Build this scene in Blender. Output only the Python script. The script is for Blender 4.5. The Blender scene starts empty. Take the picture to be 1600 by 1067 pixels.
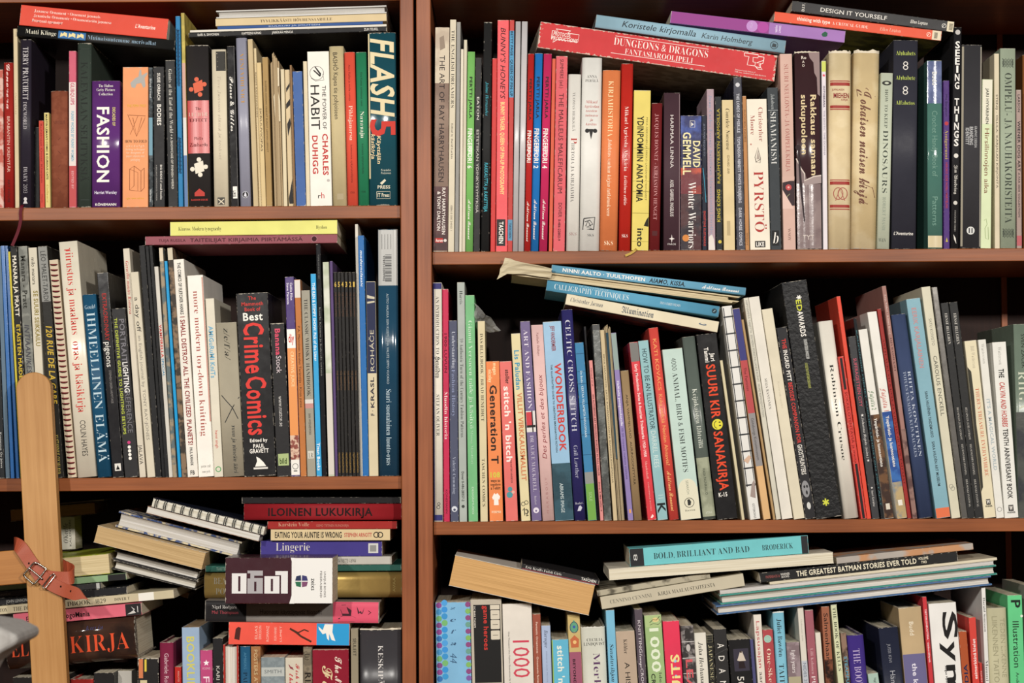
import bpy, bmesh, math, random, unicodedata
from mathutils import Matrix, Vector
random.seed(7)
SC = bpy.context.scene
COL = SC.collection

# ------------------------------------------------------------------ camera
DIST, FPX, CAMZ = 2.8, 3300.0, 1.45          # metres to the shelf front, focal length in pixels, eye height
PITCH, ROLL = math.atan(157 / FPX), math.radians(-0.36)
CAM_R = (Matrix.Rotation(math.pi / 2 + PITCH, 3, 'X') @ Matrix.Rotation(ROLL, 3, 'Z'))
CAM_C = Vector((0, -DIST, CAMZ))
cd = bpy.data.cameras.new('camera'); cam = bpy.data.objects.new('camera', cd); COL.objects.link(cam)
cam.matrix_world = Matrix.Translation(CAM_C) @ CAM_R.to_4x4()
cd.sensor_width = 36; cd.lens = FPX / 1600 * 36; cd.clip_start = 0.05
cd.dof.use_dof = True; cd.dof.focus_distance = DIST; cd.dof.aperture_fstop = 8
SC.camera = cam

# ------------------------------------------------------------------ room light: ceiling lamps and dim ambient
w = bpy.data.worlds.new('room_ambient'); SC.world = w; w.use_nodes = True
w.node_tree.nodes['Background'].inputs[0].default_value = (1.0, 0.96, 0.9, 1)
w.node_tree.nodes['Background'].inputs[1].default_value = 0.05
for lx, le in ((-1.25, 40), (-.1, 36), (1.3, 50)):
    ld = bpy.data.lights.new('ceiling_lamp', 'AREA'); ld.shape = 'RECTANGLE'; ld.size = 0.09; ld.size_y = 0.16
    ld.energy = le; ld.color = (1.0, 0.955, 0.89)
    lo = bpy.data.objects.new('ceiling_lamp', ld); COL.objects.link(lo)
    lo.location = (lx, -3.1, 2.36)
    lo.rotation_euler = (Vector((lx * 0.35, 0, 1.4)) - Vector(lo.location)).to_track_quat('-Z', 'Y').to_euler()
vs = SC.view_settings
vs.view_transform = 'Standard'; vs.look = 'None'; vs.gamma = 1; vs.use_curve_mapping = False; vs.exposure = 0.2

# ------------------------------------------------------------------ helpers
def px2w(x, y, Y=0.0):
    """pixel of the 1600x1067 frame -> point on the vertical plane at depth Y"""
    d = CAM_R @ Vector(((x - 800) / FPX, -(y - 533.5) / FPX, -1))
    return CAM_C + d * ((Y - CAM_C.y) / d.y)
MPP = DIST / FPX                              # metres for one pixel at the shelf front

def lin(h):
    if len(h) == 3: h = ''.join(c + c for c in h)
    o = []
    for i in (0, 2, 4):
        c = int(h[i:i + 2], 16) / 255
        o.append(c / 12.92 if c <= .04045 else ((c + .055) / 1.055) ** 2.4)
    return (*o, 1)

NAMED = dict(K='1b1918', W='efebe2', Y='d9c84a', R='b92f2b', G='8d8a86', C='e6d6b0', O='d9a03a', B='3f8fc0', D='4a2a22', P='e58aa0')
def hexc(c): return NAMED.get(c, c)

def mesh_obj(name, verts, faces, mat, parent=None, fix=False, smooth=False):
    me = bpy.data.meshes.new(name); me.from_pydata([tuple(v) for v in verts], [], faces)
    if fix:
        bm = bmesh.new(); bm.from_mesh(me); bmesh.ops.recalc_face_normals(bm, faces=bm.faces); bm.to_mesh(me); bm.free()
    if smooth:
        me.polygons.foreach_set('use_smooth', [True] * len(me.polygons))
    me.materials.append(mat); me.update()
    o = bpy.data.objects.new(name, me); COL.objects.link(o)
    if parent: o.parent = parent
    return o

def boxgeo(x0, x1, y0, y1, z0, z1, V, F):
    n = len(V)
    V += [(x0, y0, z0), (x1, y0, z0), (x1, y1, z0), (x0, y1, z0), (x0, y0, z1), (x1, y0, z1), (x1, y1, z1), (x0, y1, z1)]
    F += [tuple(n + i for i in f) for f in ((0, 3, 2, 1), (4, 5, 6, 7), (0, 1, 5, 4), (1, 2, 6, 5), (2, 3, 7, 6), (3, 0, 4, 7))]

# ------------------------------------------------------------------ materials
def nodes_of(name):
    m = bpy.data.materials.new(name); m.use_nodes = True
    return m, m.node_tree.nodes, m.node_tree.links, m.node_tree.nodes['Principled BSDF']

_flat = {}
def ink(h, rough=.5, metal=0):
    k = (h, rough, metal)
    if k not in _flat:
        m, N, L, p = nodes_of('ink_' + h)
        p.inputs['Base Color'].default_value = lin(hexc(h)); p.inputs['Roughness'].default_value = rough
        p.inputs['Metallic'].default_value = metal; p.inputs['Specular IOR Level'].default_value = .1 if rough > .32 and not metal else .4
        _flat[k] = m
    return _flat[k]

def cover_group():
    g = bpy.data.node_groups.new('book_cover', 'ShaderNodeTree'); I = g.interface
    def inp(n, t, d=None):
        s = I.new_socket(n, in_out='INPUT', socket_type=t)
        if d is not None: s.default_value = d
    inp('U', 'NodeSocketFloat'); inp('V', 'NodeSocketFloat'); inp('W', 'NodeSocketFloat'); inp('Spec', 'NodeSocketFloat'); inp('Pos', 'NodeSocketVector')
    inp('Color', 'NodeSocketColor'); inp('Color2', 'NodeSocketColor'); inp('Mottle', 'NodeSocketFloat', 0.0); inp('MScale', 'NodeSocketFloat', 60.0)
    inp('Rough', 'NodeSocketFloat', .45); inp('Wear', 'NodeSocketFloat', .001); inp('T', 'NodeSocketFloat'); inp('L', 'NodeSocketFloat')
    inp('Metal', 'NodeSocketFloat', 0.0); inp('Bump', 'NodeSocketFloat', .05)
    I.new_socket('BSDF', in_out='OUTPUT', socket_type='NodeSocketShader')
    N, L = g.nodes, g.links
    gi, go = N.new('NodeGroupInput'), N.new('NodeGroupOutput')
    def math_(op, a, b=None, clamp=False):
        n = N.new('ShaderNodeMath'); n.operation = op; n.use_clamp = clamp
        for i, s in enumerate((a, b)):
            if s is None: continue
            if isinstance(s, (int, float)): n.inputs[i].default_value = s
            else: L.new(s, n.inputs[i])
        return n.outputs[0]
    o = gi.outputs
    def noise(scale, detail=3):
        n = N.new('ShaderNodeTexNoise'); n.inputs['Detail'].default_value = detail
        L.new(o['Pos'], n.inputs['Vector'])
        if isinstance(scale, (int, float)): n.inputs['Scale'].default_value = scale
        else: L.new(scale, n.inputs['Scale'])
        return n.outputs['Fac']
    # mottled second colour
    mo = math_('MULTIPLY', math_('SUBTRACT', noise(o['MScale'], 5), .5), 9.0)
    mo = math_('ADD', mo, .5, True)
    mo = math_('MULTIPLY', mo, o['Mottle'])
    mx = N.new('ShaderNodeMix'); mx.data_type = 'RGBA'; L.new(mo, mx.inputs[0]); L.new(o['Color'], mx.inputs[6]); L.new(o['Color2'], mx.inputs[7])
    # slight unevenness
    hsv = N.new('ShaderNodeHueSaturation'); L.new(mx.outputs[2], hsv.inputs['Color'])
    L.new(math_('ADD', math_('MULTIPLY', noise(38.0), .24), .88), hsv.inputs['Value'])
    # scuffed edges
    du = math_('MINIMUM', o['U'], math_('SUBTRACT', o['T'], o['U']))
    dv = math_('MINIMUM', o['V'], math_('SUBTRACT', o['L'], o['V']))
    dd = math_('MINIMUM', math_('MAXIMUM', du, o['W']), math_('MULTIPLY', dv, .6))
    lim = math_('MULTIPLY', math_('SUBTRACT', noise(220.0, 4), .38), math_('MULTIPLY', o['Wear'], 4.0))
    wm = math_('MULTIPLY', math_('SUBTRACT', lim, dd), 3500.0, True)
    wm = math_('MULTIPLY', wm, .75)
    w2 = N.new('ShaderNodeMix'); w2.data_type = 'RGBA'; L.new(wm, w2.inputs[0]); L.new(hsv.outputs[0], w2.inputs[6]); w2.inputs[7].default_value = lin('cdc4b4')
    p = N.new('ShaderNodeBsdfPrincipled'); L.new(w2.outputs[2], p.inputs['Base Color'])
    L.new(math_('ADD', o['Rough'], math_('MULTIPLY', math_('SUBTRACT', noise(90.0), .5), .12)), p.inputs['Roughness'])
    L.new(o['Metal'], p.inputs['Metallic']); L.new(o['Spec'], p.inputs['Specular IOR Level'])
    b = N.new('ShaderNodeBump'); b.inputs['Distance'].default_value = .002; L.new(o['Bump'], b.inputs['Strength']); L.new(noise(160.0, 4), b.inputs['Height'])
    L.new(b.outputs[0], p.inputs['Normal']); L.new(p.outputs[0], go.inputs[0])
    return g
GCOV = cover_group()

def cover_mat(h, lying, t, L_, rough=.45, wear=.5, mot=None, metal=0, bump=.06):
    m, N, L, p = nodes_of('cover_' + h); N.remove(p)
    g = N.new('ShaderNodeGroup'); g.node_tree = GCOV
    tc = N.new('ShaderNodeTexCoord'); sx = N.new('ShaderNodeSeparateXYZ'); L.new(tc.outputs['Object'], sx.inputs[0])
    if lying:
        L.new(sx.outputs['Z'], g.inputs['U']); L.new(sx.outputs['X'], g.inputs['V'])
    else:
        a = N.new('ShaderNodeMath'); a.operation = 'ADD'; a.inputs[1].default_value = t / 2
        L.new(sx.outputs['X'], a.inputs[0]); L.new(a.outputs[0], g.inputs['U']); L.new(sx.outputs['Z'], g.inputs['V'])
    L.new(sx.outputs['Y'], g.inputs['W']); g.inputs['Spec'].default_value = .1 if rough > .32 else .3
    if rough <= .32: rough *= .85
    oi = N.new('ShaderNodeVectorMath'); oi.operation = 'ADD'; oi.inputs[1].default_value = [random.uniform(0, 9) for _ in range(3)]
    L.new(tc.outputs['Object'], oi.inputs[0]); L.new(oi.outputs[0], g.inputs['Pos'])
    g.inputs['Color'].default_value = lin(h)
    if mot:
        g.inputs['Color2'].default_value = lin(mot[0]); g.inputs['MScale'].default_value = mot[1]; g.inputs['Mottle'].default_value = mot[2] if len(mot) > 2 else 1
    g.inputs['Rough'].default_value = rough; g.inputs['Wear'].default_value = min(wear * .001, t * .07)
    g.inputs['T'].default_value = t; g.inputs['L'].default_value = L_; g.inputs['Metal'].default_value = metal; g.inputs['Bump'].default_value = bump
    L.new(g.outputs[0], N['Material Output'].inputs[0])
    return m

_paper = {}
def paper_mat(h, lying):
    k = (h, lying)
    if k not in _paper:
        m, N, L, p = nodes_of('paper_' + h)
        tc = N.new('ShaderNodeTexCoord'); mp = N.new('ShaderNodeMapping'); L.new(tc.outputs['Object'], mp.inputs[0])
        mp.inputs['Scale'].default_value = (6, 6, 900) if lying else (900, 6, 6)
        n = N.new('ShaderNodeTexNoise'); n.inputs['Scale'].default_value = 1.0; n.inputs['Detail'].default_value = 4; L.new(mp.outputs[0], n.inputs['Vector'])
        r = N.new('ShaderNodeValToRGB'); c = lin(h)
        r.color_ramp.elements[0].position = .3; r.color_ramp.elements[0].color = (c[0] * .72, c[1] * .68, c[2] * .6, 1)
        r.color_ramp.elements[1].position = .62; r.color_ramp.elements[1].color = c
        L.new(n.outputs['Fac'], r.inputs[0]); L.new(r.outputs[0], p.inputs['Base Color']); p.inputs['Roughness'].default_value = .85
        b = N.new('ShaderNodeBump'); b.inputs['Strength'].default_value = .25; b.inputs['Distance'].default_value = .001; L.new(n.outputs['Fac'], b.inputs['Height']); L.new(b.outputs[0], p.inputs['Normal'])
        _paper[k] = m
    return _paper[k]

def wood_mat(name, c1, c2, axis, rough=.38, scale=1.0):
    m, N, L, p = nodes_of(name)
    tc = N.new('ShaderNodeTexCoord'); mp = N.new('ShaderNodeMapping'); L.new(tc.outputs['Object'], mp.inputs[0])
    s = [160 * scale] * 3; s['XYZ'.index(axis)] = 5 * scale; mp.inputs['Scale'].default_value = s
    n = N.new('ShaderNodeTexNoise'); n.inputs['Scale'].default_value = 1; n.inputs['Detail'].default_value = 7; n.inputs['Roughness'].default_value = .65; L.new(mp.outputs[0], n.inputs['Vector'])
    n2 = N.new('ShaderNodeTexNoise'); n2.inputs['Scale'].default_value = 6; n2.inputs['Detail'].default_value = 3; L.new(tc.outputs['Object'], n2.inputs['Vector'])
    ad = N.new('ShaderNodeMath'); ad.operation = 'ADD'; L.new(n.outputs['Fac'], ad.inputs[0]); L.new(n2.outputs['Fac'], ad.inputs[1])
    r = N.new('ShaderNodeValToRGB'); r.color_ramp.elements[0].position = .36; r.color_ramp.elements[0].color = lin(c1)
    r.color_ramp.elements[1].position = .68; r.color_ramp.elements[1].color = lin(c2)
    ml = N.new('ShaderNodeMath'); ml.operation = 'MULTIPLY'; ml.inputs[1].default_value = .5; L.new(ad.outputs[0], ml.inputs[0])
    L.new(ml.outputs[0], r.inputs[0]); L.new(r.outputs[0], p.inputs['Base Color']); p.inputs['Roughness'].default_value = rough; p.inputs['Specular IOR Level'].default_value = .2
    b = N.new('ShaderNodeBump'); b.inputs['Strength'].default_value = .12; b.inputs['Distance'].default_value = .001; L.new(n.outputs['Fac'], b.inputs['Height']); L.new(b.outputs[0], p.inputs['Normal'])
    return m
WOOD_X = wood_mat('walnut_stained_board', '6f3c1f', '9c5a32', 'X'); WOOD_Z = wood_mat('walnut_stained_panel', '733f25', 'a05f3c', 'Z')
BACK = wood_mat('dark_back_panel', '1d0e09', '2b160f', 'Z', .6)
PINE = wood_mat('varnished_pine', 'a06f38', 'c2925a', 'Z', .45)
PINE_X = wood_mat('varnished_pine_bar', '96602c', 'b37a40', 'X', .45)

# ------------------------------------------------------------------ room and bookcases
def tag(o, label=None, cat=None, group=None, kind=None):
    if label: o['label'] = label
    if cat: o['category'] = cat
    if group: o['group'] = group
    if kind: o['kind'] = kind
    return o
def box(name, x0, x1, y0, y1, z0, z1, mat, parent=None, bev=0.0):
    bm = bmesh.new(); bmesh.ops.create_cube(bm, size=1)
    for v in bm.verts: v.co = ((x0 + x1) / 2 + v.co.x * (x1 - x0), (y0 + y1) / 2 + v.co.y * (y1 - y0), (z0 + z1) / 2 + v.co.z * (z1 - z0))
    if bev: bmesh.ops.bevel(bm, geom=bm.edges[:], offset=bev, segments=2, affect='EDGES', profile=.5)
    me = bpy.data.meshes.new(name); bm.to_mesh(me); bm.free(); me.materials.append(mat)
    o = bpy.data.objects.new(name, me); COL.objects.link(o)
    if parent: o.parent = parent
    return o
DEPTH, FRONT = 0.285, -0.012
wallm, Nn, Ll, pp = nodes_of('plaster'); tn = Nn.new('ShaderNodeTexNoise'); tn.inputs['Scale'].default_value = 40
rr = Nn.new('ShaderNodeValToRGB'); rr.color_ramp.elements[0].color = lin('b5aea2'); rr.color_ramp.elements[1].color = lin('c6c0b4'); Ll.new(tn.outputs['Fac'], rr.inputs[0]); Ll.new(rr.outputs[0], pp.inputs['Base Color'])
tag(box('wall_back', -3, 3, .36, .46, -.02, 2.9, wallm), kind='structure')
tag(box('floor', -3, 3, -4, .36, -.06, 0, wood_mat('floor_boards', '5c4026', '80603c', 'Y', .5)), kind='structure')
SHELF = {'A': px2w(310, 322.8).z, 'B': px2w(310, 745.7).z, 'D': px2w(1140, 390.6).z, 'E': px2w(1140, 812.6).z}
SHELF['C'] = SHELF['B'] - (SHELF['A'] - SHELF['B']); SHELF['F'] = SHELF['E'] - (SHELF['D'] - SHELF['E'])
BT = .0172
def bookcase(x0, x1, pl, pr, tops, label, bat=None):
    """inner faces x0..x1, side panels reach out to pl and pr"""
    r = bpy.data.objects.new('bookcase', None); COL.objects.link(r); tag(r, label, 'bookcase', 'bookcases standing side by side')
    r.location = ((x0 + x1) / 2, 0, 0); cx = r.location.x
    for a, b in ((pl, x0), (x1, pr)): box('side_panel', a - cx, b - cx, FRONT, DEPTH + .012, 0.0, 2.25, WOOD_Z, r, .0012)
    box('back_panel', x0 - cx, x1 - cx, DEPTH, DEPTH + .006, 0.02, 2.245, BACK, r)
    for z in tops: box('shelf_board', x0 - cx + .0006, x1 - cx - .0006, 0, DEPTH - .001, z - BT, z, WOOD_X, r, .001)
    if bat: box('back_batten', bat - .004 - cx, bat + .004 - cx, DEPTH - .006, DEPTH - .0005, .1, 2.2, WOOD_Z, r)
    return r
Z = lambda *k: [SHELF[i] for i in k]
lx1, lp = px2w(626.5, 533, FRONT).x, px2w(648, 533, FRONT).x
rp, rx0 = px2w(652.3, 533, FRONT).x, px2w(675, 533, FRONT).x
topA = px2w(150, 3.5).z + BT; topD = SHELF['D'] + (SHELF['D'] - SHELF['E'])
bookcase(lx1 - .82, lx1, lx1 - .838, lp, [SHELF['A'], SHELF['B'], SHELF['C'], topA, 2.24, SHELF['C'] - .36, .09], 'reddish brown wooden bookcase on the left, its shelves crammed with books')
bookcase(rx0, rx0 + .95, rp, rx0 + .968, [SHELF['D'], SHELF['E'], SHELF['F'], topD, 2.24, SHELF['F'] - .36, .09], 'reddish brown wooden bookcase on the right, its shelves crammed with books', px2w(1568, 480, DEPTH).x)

# ------------------------------------------------------------------ lettering
# n sans, b bold sans, j slanted bold, s serif, i slanted serif, k script, f blackletter
FONTS = {'n': None, 'b': None, 's': (0x1D400, 0x1D41A), 'k': (0x1D4D0, 0x1D4EA), 'f': (0x1D56C, 0x1D586)}
ALIAS = {'S': 's', 'i': 's', 'j': 'b', 'm': 'n'}; SHEAR = {'i': .24, 'j': .2, 'm': .22}       # m handwriting
OFFS = {'s': -.014, 'b': .022, 'k': .008}
_gl = {}
def _batch(lines, off):
    """outlines of many short strings from one text object, one string to a line"""
    tc = bpy.data.curves.new('glyphs', 'FONT'); tc.resolution_u = 2; tc.space_line = 4; tc.offset = off; tc.body = '\n'.join(lines)
    to = bpy.data.objects.new('glyphs', tc); COL.objects.link(to)
    me = bpy.data.meshes.new_from_object(to); out = [([], [], {}) for _ in lines]
    co = [(v.co.x, v.co.y) for v in me.vertices]
    for p in me.polygons:
        k = min(max(int(round(-(co[p.vertices[0]][1] - .3) / 4)), 0), len(lines) - 1); V, F, ix = out[k]
        for i in p.vertices:
            if i not in ix: ix[i] = len(V); V.append((co[i][0], co[i][1] + 4 * k))
        F.append(tuple(ix[i] for i in p.vertices))
    bpy.data.objects.remove(to); bpy.data.meshes.remove(me); bpy.data.curves.remove(tc)
    return [(V, F) for V, F, _ in out]
def make_glyphs(used):
    """used: {style: set of characters}; accents are added by hand for the styles that lack them"""
    bar = max(v[0] for v in _batch(['I'], 0)[0][0])
    for st, chars in used.items():
        chars = sorted(chars - {' '}); src, bases = [], []
        for ch in chars:
            dec = unicodedata.normalize('NFD', ch); base = dec[0] if len(dec) > 1 and FONTS[st] else ch; c = base
            if FONTS[st]:
                u, l = FONTS[st]
                if 'A' <= base <= 'Z': c = chr(u + ord(base) - 65)
                elif 'a' <= base <= 'z': c = chr(l + ord(base) - 97)
                if c == chr(0x1D455): c = '\u210e'
            src.append(c); bases.append((base, dec))
        G = _batch(src, OFFS.get(st, 0)); W = G if FONTS[st] else _batch([c + 'I' for c in src], 0)
        for ch, (base, dec), (V, F), (wv, _) in zip(chars, bases, G, W):
            adv = max([v[0] for v in wv] or [.5]) + (.035 if FONTS[st] else .04 * (st == 'b') - bar)
            if base != ch and V:
                xm = (min(v[0] for v in V) + max(v[0] for v in V)) / 2; yt = max(v[1] for v in V) + .05
                marks = ((-.15, -.05), (.05, .15)) if dec[1] == '\u0308' else ((-.06, .08),)
                for a, b in marks:
                    n = len(V); V += [(xm + a, yt), (xm + b, yt), (xm + b, yt + .1), (xm + a, yt + .1)]; F.append((n, n + 1, n + 2, n + 3))
            _gl[ch, st] = (V, F, adv)
def glyph(ch, st): return ([], [], .3) if ch == ' ' else _gl[ch, ALIAS.get(st, st)]
def text_geo(s, st, sp=0.0):
    V, F, x = [], [], 0
    for ch in s:
        gv, gf, a = glyph(ch, st); n = len(V)
        V += [(x + p + SHEAR.get(st, 0) * q, q) for p, q in gv]; F += [tuple(n + i for i in f) for f in gf]; x += a + sp
    lo = min(v[0] for v in V); hi = max(v[0] for v in V)
    return [(p - lo, q) for p, q in V], F, hi - lo

# ------------------------------------------------------------------ books
class Crop: pass
CR = Crop(); BOOKS = []; SHELFNAME = dict(A='upper left shelf', B='middle left shelf', C='lower left shelf', D='upper right shelf', E='middle right shelf', F='lower right shelf')
def crop(row, ox, oy, s, yb): CR.row, CR.ox, CR.oy, CR.s, CR.yb = row, ox, oy, s, yb

def B(xt0, xt1, xb0, xb1, yt, col, desc, texts=(), **o):
    """a standing book from the corners of its spine"""
    c = CR; X = lambda x: c.ox + x / c.s; Yy = lambda y: c.oy + y / c.s
    Y = o.get('y', random.uniform(.002, .009)); z0 = SHELF[c.row]
    T = px2w((X(xt0) + X(xt1)) / 2, Yy(yt), Y); Q = px2w((X(xb0) + X(xb1)) / 2, Yy(c.yb), Y)
    th = math.atan2(T.x - Q.x, T.z - Q.z); mpp = (DIST + Y) / FPX / c.s
    t = ((xt1 - xt0) + (xb1 - xb0)) / 2 * mpp * math.cos(th)
    b = dict(row=c.row, lying=False, t=t, th=th, Y=Y, col=col, desc=desc, texts=texts, o=o, T=T, z0=z0, mpp=mpp,
             cv=(c.ox, c.oy, c.s), xm=((xt0 + xt1) / 2, yt, (xb0 + xb1) / 2, c.yb))
    place(b); BOOKS.append(b); return b
def place(b):
    th, t = b['th'], b['t']; bz = b['z0'] + t / 2 * abs(math.sin(th)) + .0002
    b['L'] = (b['T'].z - bz) / math.cos(th); b['base'] = Vector((b['T'].x - b['L'] * math.sin(th), b['Y'], bz))
def edges(b, z):
    """left and right x of a standing book's spine at height z (None above or below it)"""
    s, c = math.sin(b['th']), math.cos(b['th']); P = []
    for u in (-b['t'] / 2, b['t'] / 2):
        for v in (0, b['L']): P.append((b['base'].x + u * c + v * s, b['base'].z - u * s + v * c))
    pts = [P[0], P[1], P[3], P[2]]; xs = []
    for i in range(4):
        (x0, a), (x1, e) = pts[i], pts[(i + 1) % 4]
        if abs(e - a) > 1e-9 and min(a, e) - 1e-9 <= z <= max(a, e) + 1e-9: xs.append(x0 + (x1 - x0) * (z - a) / (e - a))
    return (min(xs), max(xs)) if xs else None
REPORT = []
def overlap(p, c):
    zt = min(p['T'].z, c['T'].z) - .0005; m, at = -9, 0
    for i in range(41):
        z = p['z0'] + .0004 + (zt - p['z0']) * i / 40
        a, e = edges(p, z), edges(c, z)
        if a and e and a[1] - e[0] > m: m, at = a[1] - e[0], i
    return m, at
def settle():
    """neighbours on a shelf may touch but not cut into each other"""
    rows = {}
    for b in BOOKS:
        if not b['lying']: rows.setdefault(b['row'], []).append(b)
    for r, L in rows.items():
        if 'A' <= r <= 'F':
            lim = (lx1 if r in 'ABC' else rx0 + .95) - .0008
            for p, c in zip(L, L[1:]):
                for _ in range(12):
                    m, at = overlap(p, c); m += .00025
                    if m <= 0: break
                    if at < 10 and c['th'] > p['th'] + .002:                 # feet cross: stand more like the neighbour
                        c['th'] -= min(c['th'] - p['th'], m / c['L'] * 1.1 + .0005); place(c); continue
                    if m > .003: REPORT.append((r, c['desc'][:40], round(m * 1000, 1), at))
                    k = min(m, c['t'] * .22); c['t'] -= k; c['T'].x += k / 2 + max(0, m - k); place(c)
            for b in L[-2:]:
                for z in (b['z0'] + .003, b['T'].z - .002):
                    e = edges(b, z)
                    if e and e[1] > lim and r in 'ABC': b['T'].x -= e[1] - lim; place(b)

def L(ax, ay, bx, by, t, col, desc, texts=(), **o):
    """a lying book from the lower edge of its front face, in frame pixels"""
    Y = o.get('y', 0.002); A, Bp = px2w(ax, ay, Y), px2w(bx, by, Y); q = o.get('q', (0, 1))
    d = Bp - A; th = math.atan2(d.z, d.x)
    b = dict(row=o.get('row', CR.row), lying=True, t=t * (DIST + Y) / FPX, th=th, L=d.length, Y=Y, col=col, desc=desc, texts=texts, o=o, base=A, px=(ax, ay, bx, by), q=q, mpp=(DIST + Y) / FPX / q[1])
    BOOKS.append(b); return b

def corners(b):
    if b['lying']:
        c, n = math.cos(b['th']), math.sin(b['th']); A = b['base']
        return [(A.x + v * c - u * n, A.z + v * n + u * c) for v, u in ((0, 0), (b['L'], 0), (b['L'], b['t']), (0, b['t']))]
    c, n = math.cos(b['th']), math.sin(b['th']); A = b['base']
    return [(A.x + u * c + v * n, A.z - u * n + v * c) for u, v in ((-b['t'] / 2, 0), (b['t'] / 2, 0), (b['t'] / 2, b['L']), (-b['t'] / 2, b['L']))]
def span(P, x):
    zs = []
    for i in range(4):
        (x0, a), (x1, e) = P[i], P[(i + 1) % 4]
        if abs(x1 - x0) > 1e-9 and min(x0, x1) <= x <= max(x0, x1): zs.append(a + (e - a) * (x - x0) / (x1 - x0))
    return (min(zs), max(zs)) if zs else None
def depth_of(b): return b['o'].get('d', min(.21, max(.11, .7 * b['L'])) if not b['lying'] else .16)
def stack_up():
    """lying books rest on what is below them instead of cutting into it"""
    lie = [b for b in BOOKS if b['lying']]        # listed from the bottom of each pile upwards
    done = [b for b in BOOKS if not b['lying']]
    for b in lie:
        tot = 0
        for _ in range(6):
            P = corners(b); worst = -1
            for o in done:
                if o['Y'] + depth_of(o) < b['Y'] or b['Y'] + depth_of(b) < o['Y']: continue
                Q = corners(o); x0 = max(min(p[0] for p in P), min(p[0] for p in Q)); x1 = min(max(p[0] for p in P), max(p[0] for p in Q))
                if x1 <= x0: continue
                pen, hit, dx = -1, 0, (x1 - x0) / 24
                for i in range(25):
                    x = x0 + (x1 - x0) * i / 24; a, e = span(P, x), span(Q, x)
                    if a and e and e[0] < a[1] and e[1] > a[0] - .03:
                        pen = max(pen, e[1] - a[0]); hit += e[1] > a[0]
                if pen > .004 and hit * dx < pen * 1.5 and hit * dx < .03:      # an end runs into a neighbour: keep clear of it
                    k = hit * dx + .0005; b['L'] -= k; REPORT.append(('end', b['row'], b['desc'][:34], 'at', o['desc'][:30], round(k * 1000, 1)))
                    if sum(q[0] for q in Q) / 4 < sum(p[0] for p in P) / 4: b['base'].x += k * math.cos(b['th']); b['base'].z += k * math.sin(b['th'])
                    P = corners(b); continue
                if pen > worst: worst, who = pen, o
            worst += .0003
            if worst <= 0: break
            b['base'].z += min(worst, .012); tot += worst
            if worst > .0012: REPORT.append(('lie', b['row'], b['desc'][:34], 'on', who['desc'][:34], round(worst * 1000, 1)))
        if worst < -.006 : REPORT.append(('gap', b['row'], b['desc'][:34], round(worst * 1000, 1)))
        done.append(b)

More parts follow.
